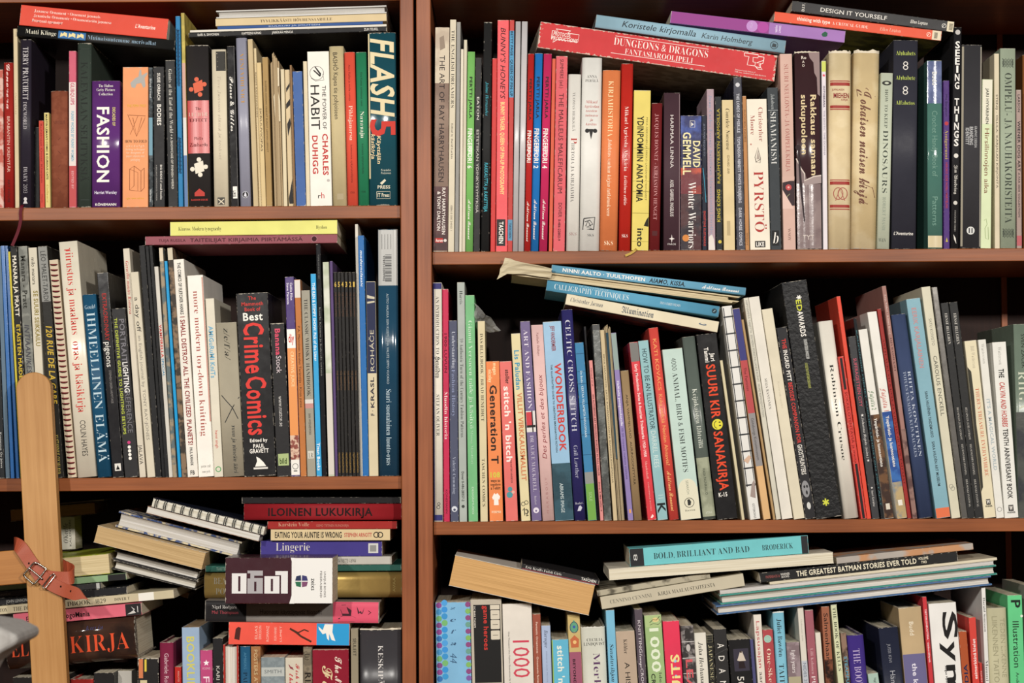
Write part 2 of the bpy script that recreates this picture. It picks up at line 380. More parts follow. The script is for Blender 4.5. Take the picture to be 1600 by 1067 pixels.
def build_book(b):
    o, t, Ln, lying = b['o'], b['t'], b['L'], b['lying']
    row = SHELFNAME[b['row']]
    hc = o.get('hc', 0); D = o.get('d', min(.21, max(.11, .7 * Ln)) if not lying else .16)
    pages_out = o.get('pages', 0)
    root = bpy.data.objects.new(o.get('nm', 'book'), None); COL.objects.link(root); root.empty_display_size = .02
    tag(root, b['desc'] + ', ' + row if not o.get('full') else b['desc'], o.get('cat', 'book'), ('books lying on top in the ' if lying else 'books standing in the ') + row)
    if lying: root.matrix_world = Matrix.Translation(b['base']) @ Matrix.Rotation(math.radians(o.get('yaw', 0)), 4, 'Z') @ Matrix.Rotation(-b['th'], 4, 'Y')
    else: root.matrix_world = Matrix.Translation(b['base']) @ Matrix.Rotation(b['th'], 4, 'Y')
    P = (lambda u, v, w: (v, w, u)) if lying else (lambda u, v, w: (u - t / 2, w, v))
    bulge = o.get('bulge', min(.0045, .13 * t) if hc else 0)
    rd = o.get('rd', 0)
    if rd: bulge = rd
    front = (lambda u: rd * (2 * u / t - 1) ** 2) if rd else lambda u: bulge * (max(0, abs(2 * u / t - 1) - .5) / .5) ** 2
    cb = min(.0024 if hc else .0005, t * .16)
    if hc and t < .012: cb = min(.0016, t * .2)
    # cover: a C-shaped section drawn out along the spine
    r = min(.0009, t * .15)
    FR = (.05, .1, .17, .25, .33, .42, .5, .58, .67, .75, .83, .9, .95)
    if hc or rd: out = [(t * f, front(t * f)) for f in (0, *FR, 1)]
    else: out = [(0, r), (r * .3, r * .3), (r, 0), (t - r, 0), (t - r * .3, r * .3), (t, r)]
    off = cb * (1.6 if hc else 1)
    inn = [(t - cb, D), (t - cb, off + bulge), (cb, off + bulge), (cb, D)]
    prof = [(0, D)] + out + [(t, D)] + inn
    flip = (lambda w: D - w) if pages_out else (lambda w: w)
    m = len(prof); V = [P(u, 0, flip(w)) for u, w in prof] + [P(u, Ln, flip(w)) for u, w in prof]
    F = [(i, (i + 1) % m, m + (i + 1) % m, m + i) for i in range(m)] + [tuple(range(m))[::-1], tuple(range(m, 2 * m))]
    if not o.get('nocover'):
        mot = o.get('m'); cm = cover_mat(b['col'], lying, t, Ln, o.get('g', .55 if hc else .42), o.get('wr', .5), mot, o.get('met', 0), o.get('bump', .06 if o.get('g', .5) > .32 else .015))
        host = mesh_obj('cover', V, F, cm, root, True)
        if hc or rd:      # round the spine smoothly, keep the boards and ends flat
            host.data.polygons.foreach_set('use_smooth', [1 <= i < len(out) for i in range(len(host.data.polygons))])
    # pages
    pin = .003 if hc else .0004; pc = o.get('pc', 'd9cfb8'); g = .0001
    pw0, pw1 = off + bulge + g, D - (.004 if hc else .0008)
    pm = paper_mat(pc, lying)
    if o.get('ragged'):
        rnd = random.Random(int(t * 1e6)); V, F = [], []; k = max(5, int(t / .0022)); us = [t * i / k for i in range(k + 1)]
        for i in range(k):
            a, e = rnd.uniform(-.001, .004), rnd.uniform(-.012, .003) * o['ragged']; wf = rnd.uniform(-.002, .004)
            bm = [P(us[i] + .00005, 0 if not lying else a, wf), P(us[i + 1] - .00005, 0 if not lying else a, wf), P(us[i + 1] - .00005, 0, D), P(us[i] + .00005, 0, D),
                  P(us[i] + .00005, Ln + e, wf), P(us[i + 1] - .00005, Ln + e + rnd.uniform(-.003, .003), wf), P(us[i + 1] - .00005, Ln + e, D), P(us[i] + .00005, Ln + e, D)]
            q = len(V); V += bm; F += [tuple(q + j for j in f) for f in ((0, 3, 2, 1), (4, 5, 6, 7), (0, 1, 5, 4), (1, 2, 6, 5), (2, 3, 7, 6), (3, 0, 4, 7))]
        pb = mesh_obj('page_block', V, F, pm, root, True)
    else:
        bow = .004 if (hc and pages_out) else 0; V = []
        for v in (pin, Ln - pin):
            V += [P(cb + g, v, flip(pw0)), P(t - cb - g, v, flip(pw0)), P(t - cb - g, v, flip(pw1)), P(t / 2, v, flip(pw1 - bow)), P(cb + g, v, flip(pw1))]
        pb = mesh_obj('page_block', V, [(0, 1, 2, 3, 4), (9, 8, 7, 6, 5)] + [(i, (i + 1) % 5, 5 + (i + 1) % 5, 5 + i) for i in range(5)], pm, root, True)
    if o.get('nocover'): host = pb
    if o.get('under'):
        e = .0006; V = [P(-.00015, v, w_) for v, w_ in ((e, e), (Ln - e, e), (Ln - e, D - e), (e, D - e))]
        mesh_obj('underside', V, [(0, 1, 2, 3)], cover_mat(o['under'][0], lying, 9, 9, .5, 0, o['under'][1:] or None), host)
    # where the photograph's pixels fall along the book
    if lying:
        A, dv = b['base'], Vector((math.cos(b['th']), 0, math.sin(b['th'])))
        ax, ay, bx, by = b['px']; q = b['q']
        def V_(x, q=q, ax=ax, ay=ay, bx=bx, by=by, A=A, dv=dv):
            x = q[0] + x / q[1]; return (px2w(x, ay + (by - ay) * (x - ax) / (bx - ax), b['Y']) - A).dot(dv)
    else:
        ox, oy, s = b['cv']; x0, y0, x1, y1 = b['xm']; ax = Vector((math.sin(b['th']), 0, math.cos(b['th'])))
        def V_(y, ox=ox, oy=oy, s=s, x0=x0, y0=y0, x1=x1, y1=y1, ax=ax):
            x = x0 + (x1 - x0) * (y - y0) / (y1 - y0); return (px2w(ox + x / s, oy + y / s, b['Y']) - b['base']).dot(ax)
    S = lambda u, v, e: P(u, v, front(min(max(u, 0), t)) - e)
    S2 = (lambda u, v, e: P(u, v, -e)) if rd else S      # lettering on a rounded spine stays just proud of it
    layer = [.0001]
    def patch(name, u0, u1, v0, v1, col, rough=.45, metal=0, mat=None):
        us = sorted({u0, u1} | {t * f for f in FR if u0 < t * f < u1}) if hc or rd else [u0, u1]; k = len(us) - 1; V = []
        for v in (v0, v1): V += [S(u, v, layer[0]) for u in us]
        mesh_obj(name, V, [(i, i + 1, k + 2 + i, k + 1 + i) for i in range(k)], mat or ink(col, rough, metal), host)
    mg = min(.0004, t * .03)
    for bd in o.get('bands', ()):
        u0, u1 = (bd[3] * t, bd[4] * t) if len(bd) > 4 else (mg, t - mg)
        v0, v1 = sorted((V_(bd[0]), V_(bd[1]))); v0, v1 = max(v0, .0004), min(v1, Ln - .0004)
        mat = None
        if len(bd) > 5: mat = cover_mat(hexc(bd[2]), lying, 9, 9, o.get('g', .42), 0, bd[5])
        patch('spine_band', u0, u1, v0, v1, bd[2], o.get('g', .42), mat=mat); layer[0] += .00004
    layer[0] = max(layer[0], .0002)
    def emit(name, pts, faces, col):
        mesh_obj(name, [S2(u, v, layer[0]) for u, v in pts], faces, ink(col, .5), host); layer[0] += .00001
    def stroke(name, pts, wd, col):
        V, F = [], []
        for i in range(len(pts)):
            a, e = Vector(pts[max(i - 1, 0)]), Vector(pts[min(i + 1, len(pts) - 1)]); d = (e - a); d = d.normalized() if d.length else Vector((1, 0))
            nn = Vector((-d.y, d.x)) * wd / 2; p = Vector(pts[i]); V += [tuple(p + nn), tuple(p - nn)]
            if i: F.append((2 * i - 2, 2 * i - 1, 2 * i + 1, 2 * i))
        emit(name, V, F, col)
    mp = b['mpp']
    for mk in o.get('mk', ()):
        k = mk[0]
        if k in 'DO*':
            _, u, y, rr_, *rest = mk; ru, rv = rr_ if isinstance(rr_, tuple) else (rr_, rr_); ru *= mp; rv *= mp; u *= t; v = V_(y)
            if k == 'D': N_ = 20; emit('emblem', [(u + ru * math.cos(6.2832 * i / N_), v + rv * math.sin(6.2832 * i / N_)) for i in range(N_)], [tuple(range(N_))], rest[0])
            elif k == 'O': stroke('emblem_ring', [(u + ru * math.cos(6.2832 * i / 24), v + rv * math.sin(6.2832 * i / 24)) for i in range(25)], rest[0] * mp, rest[1])
            else: emit('emblem_star', [(u + ru * (1 if i % 2 == 0 else .42) * math.sin(math.pi * i / 5), v + rv * (1 if i % 2 == 0 else .42) * math.cos(math.pi * i / 5)) for i in range(10)], [tuple(range(10))], rest[0])
        elif k == 'R':
            _, u0, u1, y0, y1, c = mk; v0, v1 = sorted((V_(y0), V_(y1))); patch('printed_panel', u0 * t, u1 * t, v0, v1, c); layer[0] += .00003
        elif k == 'L': stroke('line_drawing', [(u * t, V_(y)) for u, y in mk[1]], mk[2] * mp, mk[3])
        elif k == 'P': emit('printed_shape', [(u * t, V_(y)) for u, y in mk[1]], [tuple(range(len(mk[1])))], mk[2])
        elif k == '~':
            _, y0, y1, c, h, wd, cl = mk; rnd = random.Random(int(y0)); v0, v1 = V_(y0), V_(y1); pts = []; ln = abs(v1 - v0); hh = h * t; nw = max(3, int(ln / (hh * .55))); sg = 1 if lying else -1
            for i in range(nw * 6 + 1):
                a = i / 6 * 6.2832; f = i / (nw * 6); amp = hh * .5 * (1 if (i // 6) % 3 else 1.5)
                pts.append((c * t - sg * -1 * math.sin(a) * amp * (1 if lying else 1), v0 + (v1 - v0) * f + math.cos(a) * hh * .22))
            stroke('lettering', pts, wd * mp, cl)
    layer[0] += .00008
    for i, tx in enumerate(b['texts']):
        s, y0, y1, c, h, *rest = tx; cl = rest[0] if rest else 'K'; fl = rest[1] if len(rest) > 1 else 'n'
        st, dr = fl[0], (fl[1] if len(fl) > 1 else ('a' if lying else 'd'))
        va, vb = V_(y0), V_(y1); uc = c * t; nm = 'title' if i == 0 else 'lettering'
        if dr == 'v':
            k = len(s); pts, fs = [], []
            for j, ch in enumerate(s):
                if ch == ' ': continue
                gv, gf, wd = text_geo(ch, st); hi = va + (vb - va) * j / k; lo = va + (vb - va) * (j + .82) / k; q0 = len(pts); ww = h * t * (.45 if ch in 'Il' else 1)
                pts += [(uc - ww / 2 + p * ww / wd, lo + q * (hi - lo) / .68) for p, q in gv]; fs += [tuple(q0 + a for a in f) for f in gf]
        else:
            gv, fs, wd = text_geo(s, st); ln = abs(va - vb); sc = ln / wd; sy = h * t / .68; ctr = .34
            if dr == 'd': pts = [(uc + (q - ctr) * sy, va - p * sc) for p, q in gv]
            elif dr == 'u': pts = [(uc - (q - ctr) * sy, min(va, vb) + p * sc) for p, q in gv]
            elif dr == 'a': pts = [(uc + (q - ctr) * sy, va + p * sc) for p, q in gv]
            elif dr == 'x': pts = [(uc - (q - ctr) * sy, max(va, vb) - p * sc) for p, q in gv]
            elif dr == 'h' and not lying: pts = [(uc - h * t / 2 + p * h * t / wd, min(va, vb) + q * ln / .68) for p, q in gv]
            elif dr == 'c': pts = [(uc + h * t / 2 - p * h * t / wd, min(va, vb) + q * ln / .68) for p, q in gv]     # lying book, letters turned to the right
            elif dr == 'p': pts = [(uc - h * t / 2 + p * h * t / wd, max(va, vb) - q * ln / .68) for p, q in gv]     # turned to the left
            else: pts = [(uc - h * t / 2 + p * h * t / wd, min(va, vb) + q * ln / .68) for p, q in gv]
        mesh_obj(nm, [S2(u, v, layer[0]) for u, v in pts], fs, ink(cl, .5), host); layer[0] += .00001
    if o.get('torn'):
        rnd = random.Random(len(b['desc'])); V, F = [], []; k = 14; hgt = o['torn'] * .001
        for i in range(k + 1):
            u = t * i / k; hh = hgt * rnd.uniform(.2, 1.3)
            V += [S(u, Ln - hgt * .8, .0002), S(u, Ln + hh, .0002), P(u, Ln - hgt * .8, front(u) + .0006), P(u, Ln + hh, front(u) + .0006)]
            if i:
                a, c = 4 * i - 4, 4 * i; F += [(a, c, c + 1, a + 1), (a + 2, a + 3, c + 3, c + 2), (a + 1, c + 1, c + 3, a + 3)]
        mesh_obj('torn_edge', V, F, ink(o.get('tc', 'd8cdb8'), .8), host, True)
    b['root'] = root; b['P'] = P; b['D'] = D; b['front'] = front; b['V_'] = V_
    return root

# ================================================================== upper left shelf
crop('A', 0, 0, 3.05, 988)
B(-22,14,-20,18,332,'b85a4c','red and white mottled spine cut off by the picture edge',m=('d8b0a4',90),wr=1)
B(18,60,20,65,298,'96241f','dark red hardcover with white script above small capitals',[('Genoveva',305,520,.5,.4,'e6c8c0','k'),('BRABANTIN KREIVITÄR',555,820,.5,.3,'e0b8a8','n'),('ART HOUSE',855,965,.5,.25,'3a100c','n')],hc=1)
B(60,82,69,92,137,'cdbb98','tall thin cream spine beside the dark purple diary',[('Haarukkaa',440,545,.5,.35,'b8a582','i')],wr=1)
B(95,150,95,147,188,'2b2630','dark purple diary with silver capitals and a red ribbon',[('TERRY PRATCHETT',225,475,.5,.5,'c9c4c4','s'),('DISCWORLD',485,615,.45,.34,'b8b2b4','s'),('DIARY 2003',795,920,.5,.36,'a8a2a6','s')],hc=1,g=.35,d=.15,mk=[('D',.5,948,8,'c9c4c4'),('P',[(.3,970),(.7,970),(.5,945)],'c9c4c4')],nm='diary',ribbon=1)
B(149,181,149,183,607,'1a1a1a','short plain black book between diary and red booklet',y=.02)
B(184,207,190,213,575,'bf4434','thin red-orange booklet with dark red lettering',[('Ruhtinaat Omar Khaijam',590,870,.5,.34,'7a1c14','n'),('Otava',925,965,.5,.3,'7a1c14','n')])
B(209,233,216,240,537,'d3c27a','thin pale yellow spine about curious cats',[("MARTIN LEMAN'S COMIC & CURIOUS CATS",545,855,.5,.36,'K','b'),('Gollancz',880,965,.5,.4,'a98a3a','i')])
B(241,322,244,325,433,'8a4f3a','short worn brown cloth book stamped with a diamond lattice',[('NOVELLIT',575,592,.5,.7,'6a3424','sh')],hc=1,g=.8,wr=.6,m=('7a4230',120,.6),mk=[('L',[(.1+.8*((i+1)%2),630+i*32) for i in range(10)],2.5,'5f2f20') ,('L',[(.1+.8*(i%2),630+i*32) for i in range(10)],2.5,'5f2f20'),('L',[(.1+.4*abs((i%4)-2)/1,630+i*32) for i in range(10)],2,'5f2f20')])
B(327,363,330,363,243,'c65a70','narrow pink and white spine of jokes by women',[('GLIBQUIPS',395,500,.5,.5,'c0506a','b'),('FUNNY WORDS BY FUNNY WOMEN',530,768,.5,.38,'6fa8bd','b'),('EDITED BY',815,900,.5,.3,'e0b0b0','n')],bands=[(392,790,'ded2cc'),(790,984,'b84a4c')])
B(367,437,367,430,205,'39423b','dark green cloth hardcover lettered KALEVALAN SELITYKSIÄ',[('KALEVALAN SELITYKSIÄ',295,865,.5,.48,'1b201c','s')],hc=1,g=.75,wr=1.2,mk=[('R',.06,.94,232,236,'272f2a'),('R',.06,.94,950,954,'272f2a')],d=.165)
B(437,572,438,570,385,'5b2f70','glossy purple paperback about FASHION',[('FASHION',510,868,.4,.42,'W','b'),('DECADES OF',512,600,.79,.1,'d8c880','b'),('The Hulton',402,415,.5,.52,'W','sh'),('Getty Picture',421,434,.5,.66,'W','sh'),('Collection',442,455,.5,.5,'W','sh'),('Harriet Worsley',910,924,.5,.8,'d8cfe0','bh'),('KÖNEMANN',969,980,.5,.75,'W','bh')],g=.2,wr=.3,rd=.0016)
crop('A', 200, 0, 3.048, 985)
B(-26,97,-26,95,320,'e59a6a','orange paperback with a silver animal and folding diagrams',[('HOW TO FOLD',666,680,.52,.86,'3a2a20','sh'),('a b c d e f g h',690,700,.5,.7,'f0d4b8','nh'),('folding techniques',706,716,.5,.75,'f0d4b8','nh'),('for designers of',722,732,.5,.7,'f0d4b8','nh'),('paper objects and',738,748,.5,.7,'f0d4b8','nh'),('packaging',754,766,.5,.35,'f0d4b8','nh'),('THE PEPIN PRESS',498,510,.55,.75,'d9b040','nh'),('agile rabbit editions',940,948,.5,.7,'d9b040','nh')],g=.5,
  mk=[('P',[(.35,415),(.3,395),(.5,372),(.62,365),(.66,335),(.72,330),(.75,360),(.95,345),(.98,352),(.86,372),(.9,410),(.82,420),(.72,395),(.55,400),(.48,420)],'a9a7a2'),
   ('L',[(.25,548),(.9,552),(.85,570),(.55,650),(.25,560),(.2,545)],3,'9a5c38'),('L',[(.4,560),(.55,648),(.75,560)],3,'9a5c38'),('L',[(.3,640),(.6,552)],2,'9a5c38'),
   ('L',[(.28,905),(.28,805),(.45,790),(.45,885),(.28,905),(.72,912),(.72,815),(.45,790)],3,'9a5c38'),('L',[(.72,815),(.85,800),(.85,895),(.72,912)],3,'9a5c38'),('L',[(.28,805),(.6,822),(.6,910)],2,'9a5c38')])
B(98,116,98,119,322,'4e565a','thin grey spine with a blue middle next to BODIES',[('Brian Froud',375,465,.5,.5,'c8cccc','s'),('Sibelius',900,960,.5,.5,'c8cccc','i')],m=('2c3236',150),bands=[(560,740,'6f97a8')])
B(121,171,123,176,318,'262526','black paperback lettered BODIES in white',[('BODIES',497,597,.52,.36,'W','b'),('SUSIE ORBACH',348,477,.5,.27,'e0dcd4','b'),('BIG IDEAS // small books',785,950,.68,.17,'d8d4cc','b'),('A BRILLIANT UNORTHODOX THINKER',785,955,.25,.1,'b0aca6','n')])
B(177,222,191,239,287,'2a2a2a','charcoal paperback about giants and Finnish weird',[('Giants at the End of the World',330,632,.5,.36,'d8d4ca','s'),('+ A SHOWCASE OF FINNISH WEIRD',640,900,.5,.22,'c8c4ba','b')])
B(225,248,241,262,77,'2878ab','tall narrow blue album with dark cursive letters',[],mk=[('~',140,410,.5,.5,3,'1c3c5c'),('~',655,825,.5,.5,3,'1c3c5c')],y=.001)
B(251,269,270,286,62,'c9b45e','tall thin yellow, pink and blue striped album',[],bands=[(300,560,'c9a090'),(560,740,'d8d2cc'),(740,984,'5f7ba6')],m=('8a7c3c',60,.5))
B(277,381,288,395,215,'302d2d','thick black paperback with two jigsaw pieces and a red band',[('LUCIFER',536,554,.5,.86,'e0c8b8','sh'),('The',510,524,.5,.24,'2a0c0c','sh'),('EFFECT',564,580,.5,.8,'5a1214','sh'),('Philip',652,666,.5,.4,'6a1a1a','sh'),('Zimbardo',680,698,.5,.8,'6a1a1a','sh'),('RANDOM HOUSE',948,956,.5,.75,'b84038','bh')],g=.3,wr=1,rd=.0015,bands=[(478,730,'b5312f')],
  mk=[('P',[(.28,398),(.7,380),(.75,430),(.35,445)],'d6664a'),('D',.45,378,11,'d6664a'),('D',.8,402,11,'d6664a'),('D',.6,450,11,'d6664a'),('D',.2,425,11,'d6664a'),
   ('P',[(.28,780),(.68,765),(.74,815),(.34,828)],'e4dccb'),('D',.5,760,11,'e4dccb'),('D',.8,795,11,'e4dccb'),('D',.55,832,11,'e4dccb'),('D',.2,805,11,'e4dccb'),
   ('P',[(.28,934),(.28,918),(.5,898),(.74,918),(.74,934)],'b84038')])
B(397,466,411,478,235,'d6cbb2','cream hardcover with a black sketched label at the top',[('Tove Jansson elämä ja teokset',362,760,.5,.2,'b9ae9a','i')],hc=1,bulge=.0015,wr=.8,mk=[('R',.3,.97,245,338,'35332f'),('L',[(.35,255),(.9,262),(.4,272),(.92,282),(.38,292),(.9,303),(.38,318),(.9,330)],4,'c4bba6'),('R',.25,.75,940,975,'4a4640'),('L',[(.3,948),(.7,972)],5,'d6cbb2'),('L',[(.3,972),(.7,948)],4,'d6cbb2')])
B(470,507,491,528,220,'242324','glossy black spine with a white handwritten title',[('Pierre & Gilles',365,625,.5,.5,'W','k'),('LIKE',908,938,.5,.34,'K','bd')],g=.15,mk=[('R',.3,.85,888,945,'W'),('R',.9,.95,225,980,'6a6866')])
B(513,565,535,586,178,'9494a4','lavender grey hardcover with gold lettering',[('VENI VIDI VICI',255,490,.5,.32,'c08a2a','S')],hc=1,g=.3,mk=[('D',.5,927,15,'K'),('O',.5,927,15,2,'c8c8d0'),('P',[(.35,934),(.5,912),(.6,925),(.62,938)],'d8d8e0')])
B(568,594,598,620,187,'bfab84','plain tan hardcover edge right of the lavender book',[],wr=.8)
B(597,611,621,633,230,'cdbb94','thin cream booklet with tiny dark capitals',[('BOOM RAKENNUKSET',345,560,.5,.4,'5a4a34','n')])
B(612,634,634,656,298,'d0b888','narrow cream spine lettered SKRUUVIOPAS',[('SKRUUVIOPAS',515,720,.5,.42,'4a3a2a','n')])
B(637,667,661,686,272,'a98c5e','brown paper covered spine with small dark letters',[('SUOMEN KANSAN VANHAT RUNOT LEHMAN LERNOT',385,725,.5,.25,'4a3a24','n')],g=.8)
crop('A', 410, 0, 3.048, 972)
B(34,80,60,97,260,'9a8462','coverless old paper bundle with torn slips',[],nocover=1,ragged=1,pc='b09a78',mk=[('P',[(.65,320),(1.0,325),(.95,410),(.7,415)],'d8cbb0'),('P',[(.25,460),(.7,415),(1.0,480),(.98,580),(.4,575)],'d2c4a6'),('L',[(.5,480),(.75,478)],3,'6a6a88'),('L',[(.45,490),(.75,490)],3,'6a6a88'),('L',[(.6,470),(.62,510)],3,'6a6a88')],nm='paper_bundle',cat='papers')
B(86,103,101,119,330,'d4c6a6','thin pale cream booklet beside the paper bundle',[])
B(104,129,121,150,332,'cbb894','cream spine with black brush strokes',[],mk=[('P',[(.2,420),(.9,395),(.9,412),(.2,440)],'2c2a2a'),('P',[(.1,495),(.9,470),(.9,500),(.1,520)],'2c2a2a'),('P',[(.2,590),(.8,560),(.95,590),(.3,650)],'2c2a2a'),('P',[(.1,945),(.9,850),(.95,970),(.2,970)],'2c2a2a')])
B(130,139,150,159,310,'8a6a48','very thin brown spine by the plain blue book',[])
B(141,190,161,205,340,'4b68a0','plain worn blue paperback without lettering',[],g=.6,wr=.7)
B(191,214,206,221,292,'d6c8aa','plain cream edge left of the HABIT paperback',[])
B(217,312,223,335,245,'e9e4da','white paperback lettered HABIT in black and red',[('HABIT',405,617,.32,.4,'K','n'),('THE POWER OF',408,617,.74,.17,'2a2a2a','n'),('CHARLES',637,835,.74,.24,'R','b'),('DUHIGG',645,827,.27,.24,'R','b'),('r',922,944,.42,.12,'K','nh'),('h',916,944,.58,.14,'R','nh')],mk=[('O',.42,348,33,2,'4a4a4a'),('P',[(.3,315),(.38,318),(.62,350),(.6,362)],'2a2a2a'),('P',[(.25,335),(.3,332),(.62,362),(.55,365)],'2a2a2a'),('L',[(.15,370),(.35,385),(.75,382),(.7,352)],2,'4a4a4a'),('D',.85,860,7,'b8b2ac')],g=.4)
B(315,388,338,402,220,'c3b38a','rounded cream hardcover titled Kapea tie pohjoiseen',[('BASHÔ',250,336,.4,.3,'3a3226','n'),('Kapea tie pohjoiseen',346,567,.42,.3,'3a3226','n')],hc=1,g=.6,mk=[('R',.3,.75,922,950,'a8997a')])
B(389,440,406,455,248,'d85340','red-orange hardcover titled Pihlajanorsu',[('Pihlajanorsu',503,668,.5,.36,'f0dcc8','s'),('Aino Kallas ja muita runoja',308,480,.45,.18,'7a241c','n'),('kotimaisia nykyrunoilijoita',690,870,.5,.18,'7a241c','n'),('OTAVA',912,922,.5,.4,'7a241c','nh')],hc=1)
B(443,495,459,508,248,'2a7a55','green hardcover titled Napapaju',[('Napapaju',530,657,.5,.36,'e4e4d2','s'),('Kirsi Kunnas toimittanut runot',345,505,.5,.2,'12402c','n'),('kotimaisia nykyrunoilijoita',685,827,.5,.18,'12402c','n'),('OTAVA',908,918,.5,.4,'12402c','nh')],hc=1)
B(500,637,512,642,155,'1d4a56','thick teal software handbook with slanted cream capitals and red numeral',[('FLASH',183,557,.5,.8,'dccda6','j'),('5',568,650,.5,.85,'c43a30','bd'),('Käyttäjän',645,780,.36,.13,'d8c49a','j'),('käsikirja',637,757,.15,.13,'d8c49a','j'),('Franklin',805,815,.6,.35,'c8c8b8','nh'),('Puttonen',819,829,.6,.35,'c8c8b8','nh'),('PRESS',883,898,.52,.45,'d8d0b8','bh'),('IT Press',920,938,.5,.42,'d8d0b8','bh')],g=.18,wr=1,rd=.0018,mk=[('R',.0,.05,160,850,'cdbf98'),('L',[(.26,912),(.74,912),(.74,946),(.26,946),(.26,912)],2,'d8d0b8'),('P',[(.38,872),(.55,852),(.6,860),(.45,880)],'d8d0b8')])
# lying along the top
L(26,57.5,272,80,15.5,'20201f','black book with three yellow lions on a blue block',[('Matti Klinge',39,87,.55,.45,'e0dcc8','S'),('Muinaisuutemme merivallat',136,243,.5,.4,'8fa9bd','s')],hc=1,bulge=.001,g=.35,bands=[(90,133,'2a659c',.14,.9)],mk=[('P',[(.25,x),(.75,x+1),(.6,x+4),(.8,x+6),(.7,x+10.5),(.3,x+11),(.45,x+6)],'e4d49a') for x in (93,106,119)],d=.17)
L(30,39.5,260,61.7,32.5,'d54d3b','thick red-orange book with white ornament titles in several languages',[('Japanese Ornament • Ornement japonais',51,154,.77,.14,'f3e3d8','s'),('Japanische Ornamente • Ornamentación japonesa',51,172,.54,.14,'f3e3d8','s'),('Японский орнамент',49,97,.29,.13,'f3e3d8','n'),("L'Aventurine",209.8,241,.5,.18,'f3e3d8','j')],g=.45,wr=.3,d=.17)
L(295,59.5,604,49.5,7.5,'222122','wide black comic album with four small white names',[('KARI A. SIHVONEN',309,342,.5,.5,'W','n'),('KAPTEENI KÄNKI',378,408,.5,.5,'W','n'),('JÄRKKÄÄ MENOA',425,458,.5,.5,'W','n'),('ZUM TEUFEL',569,591,.5,.5,'W','n')],d=.22,y=.0,nm='comic_album')
L(297,51.6,604,42,3.6,'d8d2c6','thin white album sandwiched on top of the black one',[],d=.21,y=.001)
L(340,46.2,598,38,4.6,'2c4f8a','thin blue book below the cream one with brown capitals',[('KULKURI JA JOUTSEN',420,500,.5,.45,'b9c6dc','n')],d=.18)
L(337,41.3,604,33,12,'d2bd94','cream book with brown capitals across its spine',[('TYYLIKKÄÄSTI HÖYHENSAARILLE',407,519,.5,.36,'3c2a1a','S')],d=.19,y=.003)
L(338,28.8,604,20.4,12.2,'c9c7c4','thick white volume with page edges outward, topmost of its pile',[],pages=1,hc=1,pc='cfcdca',d=.19,y=.003)

# ================================================================== middle left shelf
crop('B', 0, 330, 2.373, 986)
B(-30,-13,-2,18,142,'26282a','black spine at the picture edge with small white publisher line',[('Kustannus Oy Jalava',820,952,.5,.36,'c8c8c4','n')])
B(-12,2,20,37,130,'5f7384','grey-blue thin comic at the picture edge',[])
B(3,15,38,54,128,'2f67a8','bright blue thin comic, left one of two',[],g=.3)
B(16,27,55,72,128,'2a5a94','darker blue thin comic, right one of two',[],g=.3)
B(28,36,73,84,150,'c8b83e','thin yellow comic spine behind the wooden upright',[])
B(37,62,85,110,130,'242322','black comic with white then yellow lettering behind the wooden upright',[('MANARA JA PRATT',165,390,.55,.55,'e2dccc','b'),('ETÄISTEN MAIDEN',420,640,.55,.5,'d0b43a','b')],wr=.8)
B(64,102,111,141,130,'6f706a','grey comic with dark outlined lettering',[('Manara - Pratt',165,360,.5,.5,'34342f','b'),('INTIAANIKESÄ',420,620,.5,.5,'4a4a50','j')],m=('8c8d85',70))
B(104,136,142,172,135,'cfc7b4','cream comic about a great adventure with yellow outlined capitals',[('SE SUURI SEIKKAILU',295,500,.6,.5,'8a7a3a','b'),('milo manara',172,272,.5,.4,'3a3630','n')])
B(138,176,204,236,130,'2a2926','comic spine half grey and half black with big yellow title',[('LÉO MALET-TARDI',148,332,.5,.5,'2a2a2a','n'),('120 RUE DE LA GARE',425,715,.55,.6,'c8a83c','j'),('KUSTANNUS OY JALAVA',830,975,.5,.4,'c8b45a','n')],bands=[(132,335,'8a8a86')])
B(182,214,251,285,180,'c9b9a0','cream notebook bound with a dark red plastic coil',[],coil=1,nm='spiral_notebook',cat='notebook',y=.008)
B(215,288,291,355,112,'dfd7c4','tall cream hardcover with red drawing and painting title',[('piirustus ja maalaus  opas ja käsikirja',135,745,.52,.42,'c43a34','S'),('COLIN HAYES',775,907,.5,.3,'3a3632','n')],hc=1,g=.3,d=.2,bulge=.001)
B(302,355,361,412,308,'21506e','teal blue hardcover titled IHMEELLINEN ELÄMÄ',[('IHMEELLINEN ELÄMÄ',375,930,.52,.6,'bcd0d8','s'),('Gould',347,362,.5,.75,'a8c0cc','sh')],hc=1,g=.4)
B(356,402,421,457,228,'252426','black spine about extraordinary pigeons',[('EXTRAORDINARY',305,480,.5,.38,'b8302c','n'),('pigeons',485,577,.5,.5,'e8e4dc','n'),('STEPHEN GREEN-ARMYTAGE',590,712,.5,.2,'8a8684','n')],g=.2,mk=[('R',.25,.8,935,962,'e0dcd4'),('P',[(.35,958),(.7,958),(.52,940)],'K')])
B(413,463,463,514,360,'302f30','black guide to portrait lighting setups with yellow-green line',[('PORTRAIT',400,560,.68,.36,'77757a','b'),('LIGHTING',560,672,.68,.36,'e8e6e2','b'),('REFERENCE',672,822,.68,.36,'77757a','n'),('THE DEFINITIVE GUIDE TO LIGHTING SETUPS',395,826,.25,.2,'b5c04a','b')],mk=[('D',.5,857,6,'c8407a')]+[('D',.5,874+i*14,6,'W') for i in range(4)])
crop('B', 190, 330, 2.37, 985)
B(4,29,67,90,138,'cfc6b4','cream spine with red cursive near its top',[('Gerardin muutto Romassa',185,380,.5,.5,'b8443e','i'),('JALAVA',865,937,.45,.55,'3a3632','n')],wr=.8)
